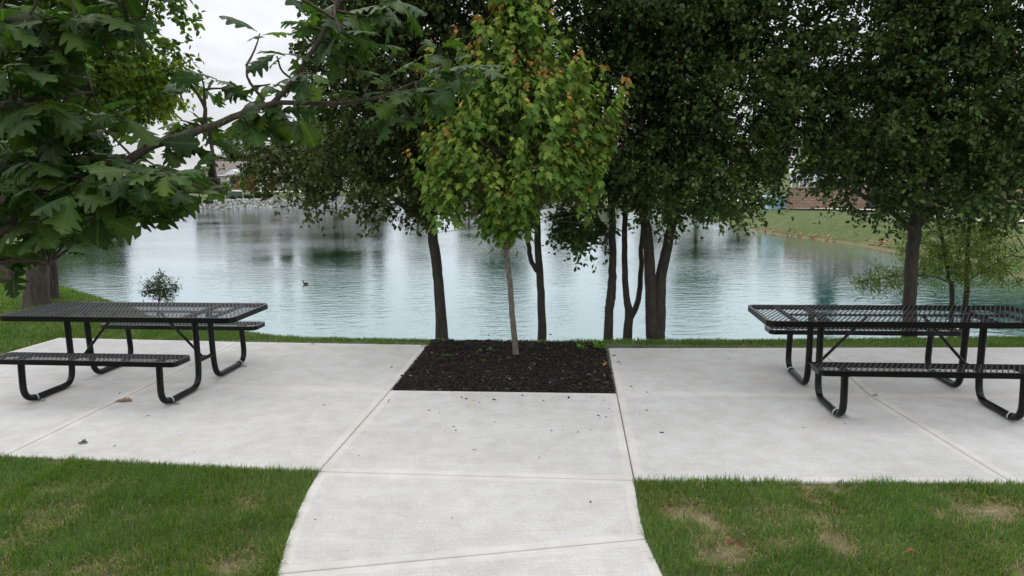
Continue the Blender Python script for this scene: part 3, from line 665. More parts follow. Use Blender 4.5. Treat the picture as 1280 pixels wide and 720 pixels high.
    npmesh('trunk', np.concatenate(TV), [np.concatenate(TF)], M['bark_grey'], root, base, smooth=True)
    V, Fs = scatter(MAPLE[0], MAPLE[1], np.array(LP), frames(np.array(LD), np.array(LN)), np.array(LS) * 1.08)
    npmesh('crown', V, Fs, M['leaf_maple'], root, base, col=np.repeat(np.array(LC), len(MAPLE[0]), 0))
maple()

# ------------------------------------------------------------------ oak whose limbs reach in from the left
def oak():
    base = (-4.1, 2.5, 0.0); root = empty('oak_tree', base, 'lobed oak tree reaching its leafy limbs in from the left edge close by', 'tree')
    TV, TF = [], []; off = 0
    def addt(Q, r, n=8):
        nonlocal off
        Q = np.asarray(Q); v, f = tube_np(Q, r, n); TV.append(v); TF.append(f + off); off += len(v)
    tr = smoothpath([(-4.1, 2.5, -.1), (-4.1, 2.5, .3), (-4.05, 2.52, 1.3), (-4.1, 2.5, 2.6), (-4.0, 2.6, 4.2), (-4.1, 2.5, 6)], 5); addt(tr, np.interp(np.linspace(0, 1, len(tr)), [0, .1, .6, 1], [.23, .17, .12, .05]), 14)
    def limb(pts, r0, r1, y0, y1, start=None, n=8):
        Q = [D(p[0], p[1], y0 + (y1 - y0) * i / (len(pts) - 1)) for i, p in enumerate(pts)]
        if start is not None: Q = [np.array(start)] + Q
        Q = smoothpath(Q, 6); Q[1:-1] += rng.normal(0, .0014 if r0 > .01 else .0006, Q[1:-1].shape); addt(Q, np.linspace(r0, r1, len(Q)), n); return Q
    nodes = []
    nodes += list(limb([(-60, 262), (60, 232), (140, 212), (190, 182), (240, 167), (300, 143), (346, 128)], .023, .011, 2.35, 2.6, (-4.05, 2.5, 1.75)))
    nodes += list(limb([(346, 128), (385, 129), (430, 129), (480, 120), (520, 103), (572, 93)], .0095, .004, 2.6, 2.75))
    nodes += list(limb([(340, 130), (368, 98), (392, 62), (412, 25), (430, -10), (450, -40)], .011, .007, 2.6, 2.6))
    nodes += list(limb([(252, 163), (256, 135), (238, 105), (228, 92)], .009, .003, 2.6, 2.6, n=6)); nodes += list(limb([(256, 132), (255, 112), (252, 95)], .006, .002, 2.6, 2.6, n=6))
    nodes += list(limb([(262, 160), (266, 195), (270, 220), (280, 238)], .008, .003, 2.58, 2.5, n=6))
    nodes += list(limb([(330, 125), (316, 108), (309, 95), (308, 82)], .007, .003, 2.6, 2.6, n=6)); nodes += list(limb([(365, 98), (352, 88), (346, 70)], .005, .003, 2.6, 2.6, n=6))
    nodes += list(limb([(450, -40), (425, -10), (418, 15), (425, 40)], .008, .004, 2.6, 2.5, n=6)); nodes += list(limb([(450, -40), (470, -5), (500, 0)], .007, .004, 2.6, 2.7, n=6))
    nodes += list(limb([(-60, 20), (60, 45), (120, 40), (180, 20)], .03, .006, 2.3, 2.5, (-4.05, 2.5, 2.5)))
    nodes += list(limb([(-60, 140), (20, 125), (80, 120), (115, 115)], .02, .004, 2.3, 2.6, (-4.05, 2.5, 2.1)))
    nodes += list(limb([(-60, 300), (20, 270), (90, 262), (150, 258), (190, 250)], .02, .004, 2.3, 2.5, (-4.05, 2.5, 1.6)))
    nodes += list(limb([(-60, 360), (0, 330), (40, 325), (60, 330)], .015, .004, 2.2, 2.5, (-4.05, 2.5, 1.5)))
    nodes += list(limb([(-300, -200), (-50, -180), (200, -160), (450, -40)], .035, .01, 2.4, 2.6, (-4.05, 2.5, 3.2)))
    ros = []                                   # rosette centres: pixel spot, distance, leaves
    def region(px, py, rx, ry, n, y=2.45, sy=.35, k=5):
        for _ in range(n):
            a = rng.uniform(0, 6.28); r = rng.random() ** .5; ros.append((D(px + rx * r * math.cos(a), py + ry * r * math.sin(a), y + rng.normal(0, sy * .6)), k))
    region(60, 215, 85, 42, 24); region(175, 212, 50, 30, 13); region(22, 258, 40, 34, 10); region(100, 265, 65, 25, 10); region(180, 238, 28, 20, 6); region(2, 325, 12, 28, 4)
    region(40, 55, 65, 45, 22); region(140, 22, 62, 20, 8); region(20, 150, 60, 50, 14); region(100, 150, 50, 22, 4); region(150, 240, 60, 30, 8); region(-120, 130, 90, 200, 26, k=5); region(60, -90, 220, 70, 22)
    for x, y, k in [(262, 100, 4), (230, 98, 4), (286, 112, 3), (250, 150, 4), (225, 150, 4), (325, 42, 3), (348, 66, 4), (338, 105, 5), (322, 125, 5), (350, 138, 6), (342, 148, 5), (372, 152, 4), (300, 148, 4), (312, 160, 2), (390, 92, 3), (375, 105, 3),
                    (262, 180, 2), (236, 180, 3), (215, 180, 5), (400, 12, 5), (418, 30, 6), (440, 48, 6), (452, 20, 5), (428, 62, 5), (470, 8, 5), (500, 3, 4), (382, 28, 3), (462, 55, 3), (405, 50, 4),
                    (565, 72, 5), (545, 92, 5), (596, 82, 4), (520, 112, 5), (505, 140, 5), (535, 120, 4), (480, 92, 4), (490, 150, 5), (575, 105, 4), (455, 118, 2), (550, 55, 3)]:
        ros.append((D(x, y, 2.62 + rng.normal(0, .08)), k))
    NN = np.array(nodes); LP, LD, LN, LS, LK = [], [], [], [], []
    for c, k in ros:
        d = np.linalg.norm(NN - c, axis=1) + .4 * np.clip(NN[:, 2] - c[2], 0, 1); a = NN[int(np.argmin(d))]; L = np.linalg.norm(c - a)
        if L > .04:
            m = (a + c) / 2 + rng.normal(0, .08 * L, 3); t = np.linspace(0, 1, 5)[:, None]; Q = (1 - t) ** 2 * a + 2 * t * (1 - t) * m + t * t * c; addt(Q, np.linspace(.0045 + .004 * min(1, L), .0025, 5), 5); ax_ = unit(c - m)
            extra = [(Q[3], ax_), (Q[2], ax_)] if L > .25 else []
        else: ax_ = unit(rng.normal(size=3) * (1, 1, .3)); extra = []
        spots = [(c, ax_)] * (k + 1) + extra
        a0 = rng.uniform(0, 6.28)
        for j, (p, axd) in enumerate(spots):
            az = a0 + j * 2.4; dh = np.array((math.cos(az), math.sin(az), 0.0)); dr = unit(dh + axd * .5 + np.array((0, 0, rng.normal(-.3, .33))))
            q = p - axd * .012 * j + dr * .012; LP.append(q); LD.append(dr); LN.append(unit(np.array((0, 0, 1.0)) + rng.normal(0, .42, 3) - np.array((0, .25, 0)))); LS.append(.113 * rng.uniform(.6, 1.3)); LK.append(rng.integers(len(OAKS)))
    LP, LD, LN, LS, LK = map(np.array, (LP, LD, LN, LS, LK)); VV, FF, SP, CC = [], [], [], []; o = 0
    cols = np.array([(.03, .07, .022), (.042, .088, .024), (.065, .115, .026), (.095, .15, .03)])
    for k in range(len(OAKS)):
        m = LK == k; T, TFc, sp = OAKS[k]; V, Fs = scatter(T, TFc, LP[m], frames(LD[m], LN[m]), LS[m]); n = int(m.sum())
        c = cols[np.clip((rng.beta(1.5, 2, n) * 4).astype(int), 0, 3)] * rng.uniform(.85, 1.15, (n, 1))
        VV.append(V); FF.append(Fs[0] + o); o += len(V); SP.append(np.tile(sp, (n, 1))); CC.append(np.repeat(c, len(T), 0))
    npmesh('trunk', np.concatenate(TV), [np.concatenate(TF)], M['bark_oak'], root, base, smooth=True)
    npmesh('leaves', np.concatenate(VV), [np.concatenate(FF)], M['leaf_oak'], root, base, col=np.concatenate(CC), uv=np.concatenate(SP), smooth=True)
oak()

# ------------------------------------------------------------------ trees at the left behind the oak
GL = [(.055, .1, .018), (.075, .135, .02), (.11, .18, .025), (.16, .23, .035)]
BA = base_of(46, 384, 11.3)
grow('shade_tree', 'thick grey trunk and bright green crown left of the lake, the stouter of two', 'tree', 'two trees on the grass left of the patio', BA,
     [rooted(stem([(47, 350, .165), (48, 300, .155), (44, 240, .15), (38, 150, .15), (20, 60, .11), (5, -60, .06), (0, -200, .03)], 11.3), BA), stem([(42, 180, .08), (80, 90, .06), (130, 20, .04), (150, -60, .02)], 11.3, 11)],
     [lobe(70, 100, 11.2, 80, 70, 1.5), lobe(140, 60, 11.2, 75, 70, 1.5), lobe(190, 10, 11.2, 42, 50, 1.0), lobe(60, 0, 11.3, 90, 80, 1.6), lobe(110, -120, 11.3, 120, 90, 1.8), lobe(40, -250, 11.3, 120, 110, 1.8, 3), lobe(-80, -20, 11.3, 90, 160, 1.8, 4), lobe(-20, 190, 11.4, 70, 40, 1.0)],
     950, PEAR, .11, 34, GL, M['leaf_maple'], M['bark_big'], rmax=.06, hang=.5, sides=14)
BB = base_of(66, 381, 11.9)
grow('shade_tree', 'narrower trunk tight on the right of the stout one, with yellow-green crown', 'tree', 'two trees on the grass left of the patio', BB,
     [rooted(stem([(65, 350, .1), (63, 300, .09), (61, 240, .085), (66, 150, .07), (85, 60, .05), (90, -60, .03)], 11.9), BB), stem([(66, 200, .05), (110, 165, .04), (160, 140, .03), (205, 115, .015)], 11.9, 11.5), stem([(150, 148, .03), (182, 150, .028), (185, 130, .026), (182, 84, .02)], 11.7, 11.2)],
     [lobe(185, 112, 11.8, 26, 34, .7, 1.2), lobe(150, 110, 12, 40, 36, .9, 1.2), lobe(232, 92, 11.5, 12, 13, .25, .06), lobe(110, 60, 12.2, 90, 60, 1.3), lobe(100, -60, 12.2, 90, 80, 1.4)], 380, PEAR, .1, 38, [(.13, .19, .02), (.19, .26, .03), (.26, .33, .04), (.32, .38, .05)], M['leaf_maple'], M['bark_big'], hang=.5)
BS = base_of(198, 396, 10.2)
grow('sapling', 'small bushy sapling on the bank behind the left picnic table', 'sapling', None, BS, [rooted(stem([(198, 390, .012), (199, 372, .01), (199, 350, .005)], 10.2), BS), stem([(198, 380, .007), (204, 366, .005), (212, 356, .003)], 10.2)],
     [lobe(196, 352, 10.2, 17, 10, .22), lobe(203, 360, 10.2, 18, 9, .22), lobe(192, 366, 10.2, 14, 6, .2), lobe(208, 368, 10.2, 12, 6, .2)], 46, FERN, .055, 32, [(.03, .055, .02), (.045, .075, .025)], M['leaf_pear'], M['bark_dark'], twig=.1, droop=.1, hang=.1)
BY = base_of(188, 262, 52)
# ------------------------------------------------------------------ distant trees
def far_proto(kind):
    root = empty('far_tree' if kind == 0 else 'far_evergreen', (0, 0, 0), 'x', 'tree')
    H = 8.0; b = MB(); P = smoothpath([(0, 0, -.3), (.05, 0, 1.5), (-.1, .1, 4), (.1, 0, 6.8)], 4); b.tube(P, list(np.linspace(.2, .05, len(P))), 8)
    if kind == 0:
        for i in range(9):
            a = i * 2.4; z = 2.0 + i * .45; b.tube(smoothpath([(0, 0, z), (math.cos(a) * .8, math.sin(a) * .8, z + .7), (math.cos(a) * 1.9, math.sin(a) * 1.9, z + 1.2)], 3), list(np.linspace(.08, .02, 7)), 5)
        lobes = [((rng.normal(0, .9), rng.normal(0, .9), z), (1.3 * rng.uniform(.8, 1.2), 1.3, 1.0), 1) for z in (2.6, 3.1, 3.8, 4.2, 4.9, 5.4, 6.0, 6.6, 7.1)] + [((1.7, .3, 3.6), (1, 1, .8), .7), ((-1.7, -.3, 3.4), (1, 1, .8), .7), ((.3, -1.6, 4), (1, 1, .9), .7), ((-1.3, .9, 5.2), (.9, .9, .8), .7)]
        C = lobes_pts(lobes, 620, .3); k = 13
    else:
        z = rng.uniform(.03, 1, 620) ** 1.4; a = rng.uniform(0, 6.28, 620); r = 2.0 * (1 - z) * rng.uniform(.5, 1.05, 620); C = np.c_[r * np.cos(a), r * np.sin(a), .5 + z * 7.6]; k = 13
    n = len(C) * k; s = np.repeat(np.arange(len(C)), k); Pn = C[s] + rng.normal(0, .2, (n, 3)); T = PEAR
    V, Fs = scatter(T[0], T[1], Pn, frames(unit(rng.normal(0, 1, (n, 3)) + (0, 0, -.4)), unit(rng.normal(0, .7, (n, 3)) + (0, 0, .8))), rng.uniform(.16, .3, n))
    cols = np.array([(.035, .065, .018), (.05, .09, .02), (.07, .115, .025), (.09, .14, .03)]) if kind == 0 else np.array([(.02, .045, .02), (.03, .06, .025), (.04, .075, .03), (.045, .08, .03)])
    if kind == 2: pass
    c = cols[rng.integers(0, 4, n)] * rng.uniform(.8, 1.2, (len(C), 1))[s]
    b.build('trunk', M['bark_dark'], root, smooth=True); npmesh('crown', V, Fs, M['leaf_far'], root, col=np.repeat(c, len(T[0]), 0)); return root
def clone(root, loc, s, rz, label, group=None, name=None, mat=None):
    r = root.copy(); COL.objects.link(r); r.location = loc; r.scale = s if hasattr(s, '__len__') else (s, s, s); r.rotation_euler.z = rz; r['label'] = label
    if group: r['group'] = group
    for ch in root.children:
        c = ch.copy(); COL.objects.link(c); c.parent = r
        if mat and ch.name.startswith('crown'): c.data = mat
    return r
FT, FE = far_proto(0), far_proto(1)
def tinted(o, mul):
    me = [c for c in o.children if c.name.startswith('crown')][0].data.copy(); a = me.attributes['tint']; n = len(me.vertices); c = np.zeros(n * 4, np.float32); a.data.foreach_get('color', c); c = c.reshape(-1, 4); c[:, :3] *= mul; a.data.foreach_set('color', c.ravel()); return me
LIME = tinted(FT, (2.6, 2.5, 1.3)); MIDG = tinted(FT, (1.5, 1.5, 1.2)); RED = tinted(FT, (3.5, 1.2, 1.3))
used = {FT.name: False, FE.name: False}
def place(px, y, h, label, src=FT, wide=1.0, mat=None, group='trees beyond the lake'):
    x = D(px, 230, y)[0]; loc = (x, y, gz1(x, y) - .05); k = h / 8.0; s = (k * wide, k * wide, k); rz = rng.uniform(0, 6.28)
    if not used[src.name] and mat is None:
        used[src.name] = True; src.location = loc; src.scale = s; src.rotation_euler.z = rz; src['label'] = label; src['group'] = group; return src
    return clone(src, loc, s, rz, label, group, mat=mat)
place(322, 148, 13.5, 'dark tree rising behind the tan roofed house, left of the pear tree edge')
place(352, 152, 14.5, 'dark tree behind the house, half hidden by the pear tree edge', FE)
place(388, 150, 13, 'dark tree far behind the drooping left limb of the pear tree')
place(292, 165, 12, 'low far tree seen over the roof of the house')
place(425, 140, 13, 'far tree behind the left pear tree crown'); place(468, 130, 12, 'far tree standing behind the left pear trunk', FE)
place(418, 111, 14, 'far shore tree mirrored in the water left of the first trunk', wide=1.5); place(520, 113, 9, 'far shore tree directly behind the leaning left trunk')
place(585, 118, 9, 'far shore tree between the left trunk and the maple stem'); place(628, 110, 15, 'tall far shore tree mirrored right behind the maple stem', wide=1.1)
place(700, 113, 9, 'far shore tree between the maple and the straight slim trunk'); place(760, 112, 9, 'far shore tree behind the straight slim trunk', FE); place(815, 112, 9, 'far shore tree behind the fused twin trunks')
place(872, 106, 15, 'tall far shore tree mirrored right of the fused twin trunks', wide=1.1); place(925, 88, 7, 'far tree seen under the middle crown at the right'); place(965, 82, 6.5, 'far tree left of the block retaining wall', mat=MIDG)
place(1022, 72, 7, 'bright green far tree above the block retaining wall', mat=LIME); place(1041, 60, 9.2, 'narrow tree behind the wall mirrored above the right table', FE, wide=.9); place(1090, 66, 7.5, 'far tree to the right of the retaining wall', wide=1.6)
place(1135, 62, 7.5, 'far tree behind the trunk of the broad right pear tree', FE, wide=1.2); place(1185, 56, 7, 'far green tree behind the light feathery sapling', mat=MIDG, wide=1.6); place(1225, 52, 7, 'far tree by the bare soil mound, nearer the saplings', wide=1.6); place(1330, 50, 8, 'far tree at the right edge beyond the mound', wide=1.6); place(1265, 58, 6.5, 'far tree above the bare soil mound', FE, wide=1.6)
place(20, 62, 11, 'dark tree on the left shore behind the thick trunk', wide=1.2); place(95, 58, 8, 'dark tree on the left shore between trunk and oak leaves', mat=MIDG); place(135, 80, 11, 'dark evergreen on the left shore behind the oak leaves', FE); place(-60, 50, 12, 'tree on the left shore past the picture edge')
place(1160, 70, 8, 'far tree at the back between the broad pear trunk and the sapling', wide=1.6, mat=MIDG); place(1300, 62, 9, 'tallest far tree beyond the right picture edge', wide=1.5); place(1060, 78, 8, 'far tree at the back above the parked cars', wide=1.5)
place(70, 75, 6, 'lime green shrub-like tree beside the white tanks', mat=LIME)
place(266, 120, 5.2, 'dark green conifer in front of the tan roofed house', FE, wide=1.1, group='small trees by the house'); place(252, 118, 4.5, 'small round tree left of the conifer by the house', mat=MIDG, group='small trees by the house')
place(305, 112, 3.4, 'small light green tree before the house porch', mat=LIME, group='small trees by the house'); place(314, 110, 3.2, 'small reddish tree beside the light green one near the porch', mat=RED, group='small trees by the house'); place(340, 113, 3.0, 'small reddish tree at the right end of the house', mat=RED, group='small trees by the house')
place(282, 105, 2.6, 'thin young tree on the far lawn next to the green utility box', mat=MIDG, group='small trees by the house'); place(248, 106, 4, 'young tree on the far lawn at the bend of the road', mat=MIDG, group='small trees by the house')

# shrubs along the far bank
def shrub_proto():
    r = empty('shrub', (0, 0, 0), 'x', 'shrub'); n = 900; d = unit(rng.normal(size=(n, 3))); P = d * (rng.random((n, 1)) ** .4) * (.5, .5, .42) + (0, 0, .4)
    V, Fs = scatter(PEAR[0], PEAR[1], P, frames(unit(rng.normal(size=(n, 3))), unit(rng.normal(size=(n, 3)) + (0, 0, .5))), rng.uniform(.1, .18, n)); npmesh('foliage', V, Fs, M['leaf_far'], r, col=np.repeat(np.array([(.03, .055, .02)]) * rng.uniform(.6, 1.6, (n, 1)), 6, 0)); 
    b = MB(); b.tube([(0, 0, -.1), (0, 0, .4)], [.03, .02], 6); b.build('stem', M['bark_dark'], r); return r
SH = shrub_proto(); first = True
for px, y, s, lab in [(246, 95, 1.3, 'leftmost round shrub above the far rip-rap'), (256, 96, 1.2, 'second round shrub from the left above the rip-rap'), (262, 96.5, 1.1, 'third shrub from the left above the rip-rap'), (270, 99, 1.2, 'shrub below the conifer above the rip-rap'), (276, 99, 1.3, 'shrub just right of the one below the conifer'),
                      (290, 101, 1.1, 'shrub under the green utility box'), (299, 102, 1.0, 'shrub right of the utility box'), (308, 103, 1.3, 'dark shrub below the small light green tree'), (313, 103, 1.0, 'low shrub next to the dark one below the small trees'), (322, 105, 1.8, 'largest dark shrub on the far lawn'), (331, 106, 1.5, 'dark shrub right of the largest one'), (337, 106.5, 1.6, 'rightmost dark shrub on the far lawn')]:
    x = D(px, 240, y)[0]; loc = (x, y, gz1(x, y) - .02)
    if first: SH.location = loc; s *= .7; SH.scale = (s,) * 3; SH['label'] = lab; SH['group'] = 'shrubs along the far bank'; first = False
    else: clone(SH, loc, s * .7, rng.uniform(0, 6), lab, 'shrubs along the far bank')

# rip-rap stones
IV, IF = ico(1); sub = []; 
n = 5200; seg = LAKE[11:19]; L = np.r_[0, np.cumsum(np.linalg.norm(np.diff(seg, axis=0), axis=1))]; t = rng.uniform(0, L[-1], n)
X = np.interp(t, L, seg[:, 0]); Y = np.interp(t, L, seg[:, 1]); tx = np.gradient(np.interp(np.linspace(0, L[-1], 200), L, seg[:, 0])); ty = np.gradient(np.interp(np.linspace(0, L[-1], 200), L, seg[:, 1]))
k = (t / L[-1] * 199).astype(int); nrm = unit(np.stack([-ty[k], tx[k]], -1)); o_ = rng.uniform(-.5, 3.0, n); X = X + nrm[:, 0] * o_; Y = Y + nrm[:, 1] * o_
if sdf(np.array([X[100]]), np.array([Y[100]]))[0] * o_[100] < 0: X -= 2 * nrm[:, 0] * o_; Y -= 2 * nrm[:, 1] * o_
S3 = rng.uniform(.07, .19, (n, 1)) * rng.uniform(.7, 1.3, (n, 3)); Rm = frames(unit(rng.normal(size=(n, 3))), unit(rng.normal(size=(n, 3))))
V, Fs = scatter(IV * (1 + .18 * np.sin(IV[:, [1]] * 5 + IV[:, [0]] * 7)), [IF], np.c_[X, Y, gz(X, Y) + .08], Rm, S3)
stone = leafmat('limestone', 0, .9)
tag(npmesh('riprap_stones', V, Fs, stone, col=np.repeat(np.array([(.31, .305, .29)]) * rng.uniform(.5, 1.25, (n, 1)), len(IV), 0)), 'pale limestone rip-rap lining the far left shore', 'stones', None, 'stuff')
# reddish clods on the right shore
n = 150; t = rng.uniform(0, 1, n); seg = LAKE[24:29]; L = np.r_[0, np.cumsum(np.linalg.norm(np.diff(seg, axis=0), axis=1))]; X = np.interp(t * L[-1], L, seg[:, 0]) + rng.uniform(-.1, .7, n); Y = np.interp(t * L[-1], L, seg[:, 1])
V, Fs = scatter(IV, [IF], np.c_[X, Y, gz(X, Y) + .02], frames(unit(rng.normal(size=(n, 3))), unit(rng.normal(size=(n, 3)))), rng.uniform(.03, .09, (n, 1)) * rng.uniform(.6, 1.3, (n, 3)))
tag(npmesh('clay_clods', V, Fs, stone, col=np.repeat(np.array([(.26, .15, .09)]) * rng.uniform(.5, 1.3, (n, 1)), len(IV), 0)), 'reddish clay and stones along the right shore', 'stones', None, 'stuff')

# ------------------------------------------------------------------ far road and paths
M['path'] = simple('pale_path', (.52, .5, .47), .9, 0, .08, 1)
def ribbon(pts, w, name, mat, lift=.06):
    P = smoothpath([(p[0], p[1], 0) for p in pts], 10)[:, :2]; T = unit(np.gradient(P, axis=0)); N_ = np.stack([-T[:, 1], T[:, 0]], -1)
    cols = [P + N_ * w * k for k in (-.5, -.17, .17, .5)]; V = np.stack([np.c_[c, gz(c[:, 0], c[:, 1]) + lift] for c in cols], 1); V[:, :, 2] = V[:, :, 2].max(1, keepdims=True) if w < 3 else V[:, :, 2]
    n = len(P); I = np.arange(n * 4).reshape(n, 4); f = np.concatenate([np.stack([I[:-1, k], I[1:, k], I[1:, k + 1], I[:-1, k + 1]], -1) for k in range(3)])
    return tag(npmesh(name, V.reshape(-1, 3), [f], mat), kind='structure')
def xy(px, y): p = D(px, 250, y); return (p[0], y)
ribbon([xy(1500, 30), xy(1280, 33), xy(1200, 36), xy(1100, 44), xy(1000, 50), xy(965, 56), xy(930, 66), xy(900, 84), xy(860, 112)], 1.5, 'footpath', M['path'])
M['road'] = simple('pale_road', (.42, .41, .4), .9, 0, .1, 1)
ribbon([xy(40, 78), xy(90, 86), xy(180, 108), xy(235, 118), xy(285, 124), xy(380, 122), xy(470, 125)], 4.0, 'road', M['road'], .08)

# block retaining wall with a rail and parked cars behind
wx0, wx1 = D(983, 250, 50)[0], D(1082, 250, 47)[0]
def wallmat():
    m, nt, b = newmat('tan_block'); br = nd(nt, 'ShaderNodeTexBrick'); nt.links.new(coords(nt), br.inputs['Vector']); 
    mp = coords(nt, (1, 1, 1), rot=(math.pi / 2, 0, 0)); nt.links.new(mp, br.inputs['Vector'])
    br.inputs['Color1'].default_value = (.21, .145, .105, 1); br.inputs['Color2'].default_value = (.27, .19, .14, 1); br.inputs['Mortar'].default_value = (.1, .07, .05, 1)
    br.inputs['Scale'].default_value = 1; br.inputs['Brick Width'].default_value = .45; br.inputs['Row Height'].default_value = .2; br.inputs['Mortar Size'].default_value = .012
    nt.links.new(br.outputs[0], b.inputs['Base Color']); b.inputs['Roughness'].default_value = .95; return m
wy0, wy1 = 50.0, 47.0; zb = gz1(wx0, wy0) - .3; ang = math.atan2(wy1 - wy0, wx1 - wx0); LW = math.hypot(wx1 - wx0, wy1 - wy0)
rw = empty('retaining_wall', (wx0, wy0, zb), 'tan block retaining wall across the lake with a white rail on top', 'wall', rz=ang)
b = MB(); b.box((LW / 2, .25, .95), (LW, .5, 1.9)); b.build('wall_face', wallmat(), rw)
b = MB(); b.box((LW / 2, .24, 1.95), (LW + .1, .6, .1)); b.build('coping', simple('coping_block', (.3, .23, .18), .9), rw)
M['whitep'] = simple('white_paint', (.75, .76, .77), .4); b = MB(); b.box((LW * .35, .25, 2.75), (LW * .62, .05, .06)); b.box((LW * .35, .25, 2.4), (LW * .62, .04, .05))
for i in range(7): b.box((.25 + i * LW * .1, .25, 2.36), (.06, .06, .78))
b.build('rail', M['whitep'], rw)
tb = MB(); tb.box((0, 0, 0), (1, 1, 1)); 
P0 = np.array((wx0, wy0)); u = np.array((math.cos(ang), math.sin(ang))); v = np.array((-u[1], u[0])); zt = zb + 1.88
lot = [P0 + v * .5, P0 + u * (LW + 6) + v * .5, P0 + u * (LW + 10) + v * 9, P0 + v * 9 - u * 2]
b = MB(); b.v = [(p[0], p[1], zt) for p in lot] + [(p[0], p[1], zb - .2) for p in lot]; b.f = [[0, 1, 2, 3], [0, 4, 5, 1], [1, 5, 6, 2], [2, 6, 7, 3], [3, 7, 4, 0]]; b.m = [0] * 5; tag(b.build('car_park_terrace', simple('parking_asphalt', (.07, .07, .072), .9, 0, .2, 2)), kind='structure')
M['glass'] = simple('dark_glass', (.02, .025, .03), .08); M['tyre'] = simple('tyre_rubber', (.02, .02, .02), .8); M['rim'] = simple('alloy', (.4, .41, .42), .35, .8)
def car(k, off, paint, lab, rz):
    p = P0 + u * k + v * off; r = empty('parked_car', (p[0], p[1], zt), lab, 'car', 'cars parked above the retaining wall', rz)
    b = MB(); b.prism([(-2.2, .35), (-2.25, .8), (-2.1, .98), (-1.1, 1.02), (.95, 1.02), (2.0, .92), (2.22, .7), (2.2, .35)], -.88, .88); b.prism([(-1.75, 1.0), (-1.35, 1.42), (.35, 1.46), (1.15, 1.0)], -.76, .76); b.build('body', paint, r, bevel=.06)
    b = MB(); b.prism([(-1.5, 1.03), (-1.25, 1.36), (.25, 1.39), (.85, 1.03)], -.775, .775); b.build('side_glass', M['glass'], r)
    b = MB(); b.add([(.5, -.68, 1.42), (.5, .68, 1.42), (1.17, .72, 1.03), (1.17, -.72, 1.03)], [(0, 1, 2, 3)]); b.build('windscreen', M['glass'], r); b = MB(); b.add([(-1.42, -.68, 1.38), (-1.42, .68, 1.38), (-1.77, .72, 1.03), (-1.77, -.72, 1.03)], [(3, 2, 1, 0)]); b.build('rear_window', M['glass'], r)
    for sx in (-1.35, 1.4):
        for sy in (-.82, .82):
            w = MB(); w.tube([(sx, sy - .1, .33), (sx, sy + .1, .33)], .33, 18); wo = w.build('wheel', M['tyre'], r); q = MB(); q.tube([(sx, sy - .11, .33), (sx, sy + .11, .33)], .19, 14); q.build('rim', M['rim'], wo)
    for sy in (-.6, .6):
        q = MB(); q.box((2.19, sy, .72), (.08, .35, .14)); q.build('headlight', simple('lamp_lens', (.8, .8, .78), .15), r)
car(1.6, 4.0, simple('silver_paint', (.38, .42, .47), .25, .5), 'silver blue car, left of the cars above the wall', ang + R(8)); car(6.4, 4.4, simple('white_car_paint', (.62, .65, .68), .3), 'pale car parked above the right end of the wall', ang)
bx, by = D(981, 250, 52)[0] - .75, 52.0
bn = empty('storage_bin', (bx, by, gz1(bx, by) - .05), 'pale blue storage bin left of the retaining wall', 'bin'); b = MB(); b.prism([(-.7, 0), (.7, 0), (.78, 1.0), (-.78, 1.0)], -.5, .5); b.build('box', simple('pale_blue_plastic', (.3, .48, .55), .5), bn, bevel=.03); b = MB(); b.box((0, 0, 1.04), (1.64, 1.1, .08)); b.build('lid', simple('pale_lid', (.45, .58, .62), .5), bn, bevel=.02)
# bare soil mound at the right
def mound():
    cx, cy = D(1330, 250, 46)[0], 47.0; n, m = 40, 24; V = []
    for j in range(m):
        for i in range(n):
            a = i * 2 * math.pi / n; r = (j / (m - 1)); x = cx + math.cos(a) * r * 7.2; y = cy + math.sin(a) * r * 4.5; z = gz1(x, y) - .25 * r + 2.3 * (1 - ss(r)) ** 1.0 * (1 + .15 * math.sin(3 * a + 1)) + .05 * math.sin(7 * x) * math.sin(5 * y); V.append((x, y, z))
    I = np.arange(n * m).reshape(m, n); J = np.roll(I, -1, 1); f = np.stack([I[:-1], J[:-1], J[1:], I[1:]], -1).reshape(-1, 4)
    mt, nt, b = newmat('mound_soil'); w = noise(nt, 1.3, 6, coords(nt, (1, 1, 2.5)), .7); r = ramp(nt, w.outputs[0], [(.42, (.17, .115, .08)), (.52, (.19, .15, .08)), (.6, (.07, .11, .03))]); nt.links.new(r.outputs[0], b.inputs['Base Color']); b.inputs['Roughness'].default_value = .95
    tag(npmesh('soil_mound', V, [f], mt, smooth=True), kind='structure')
mound()

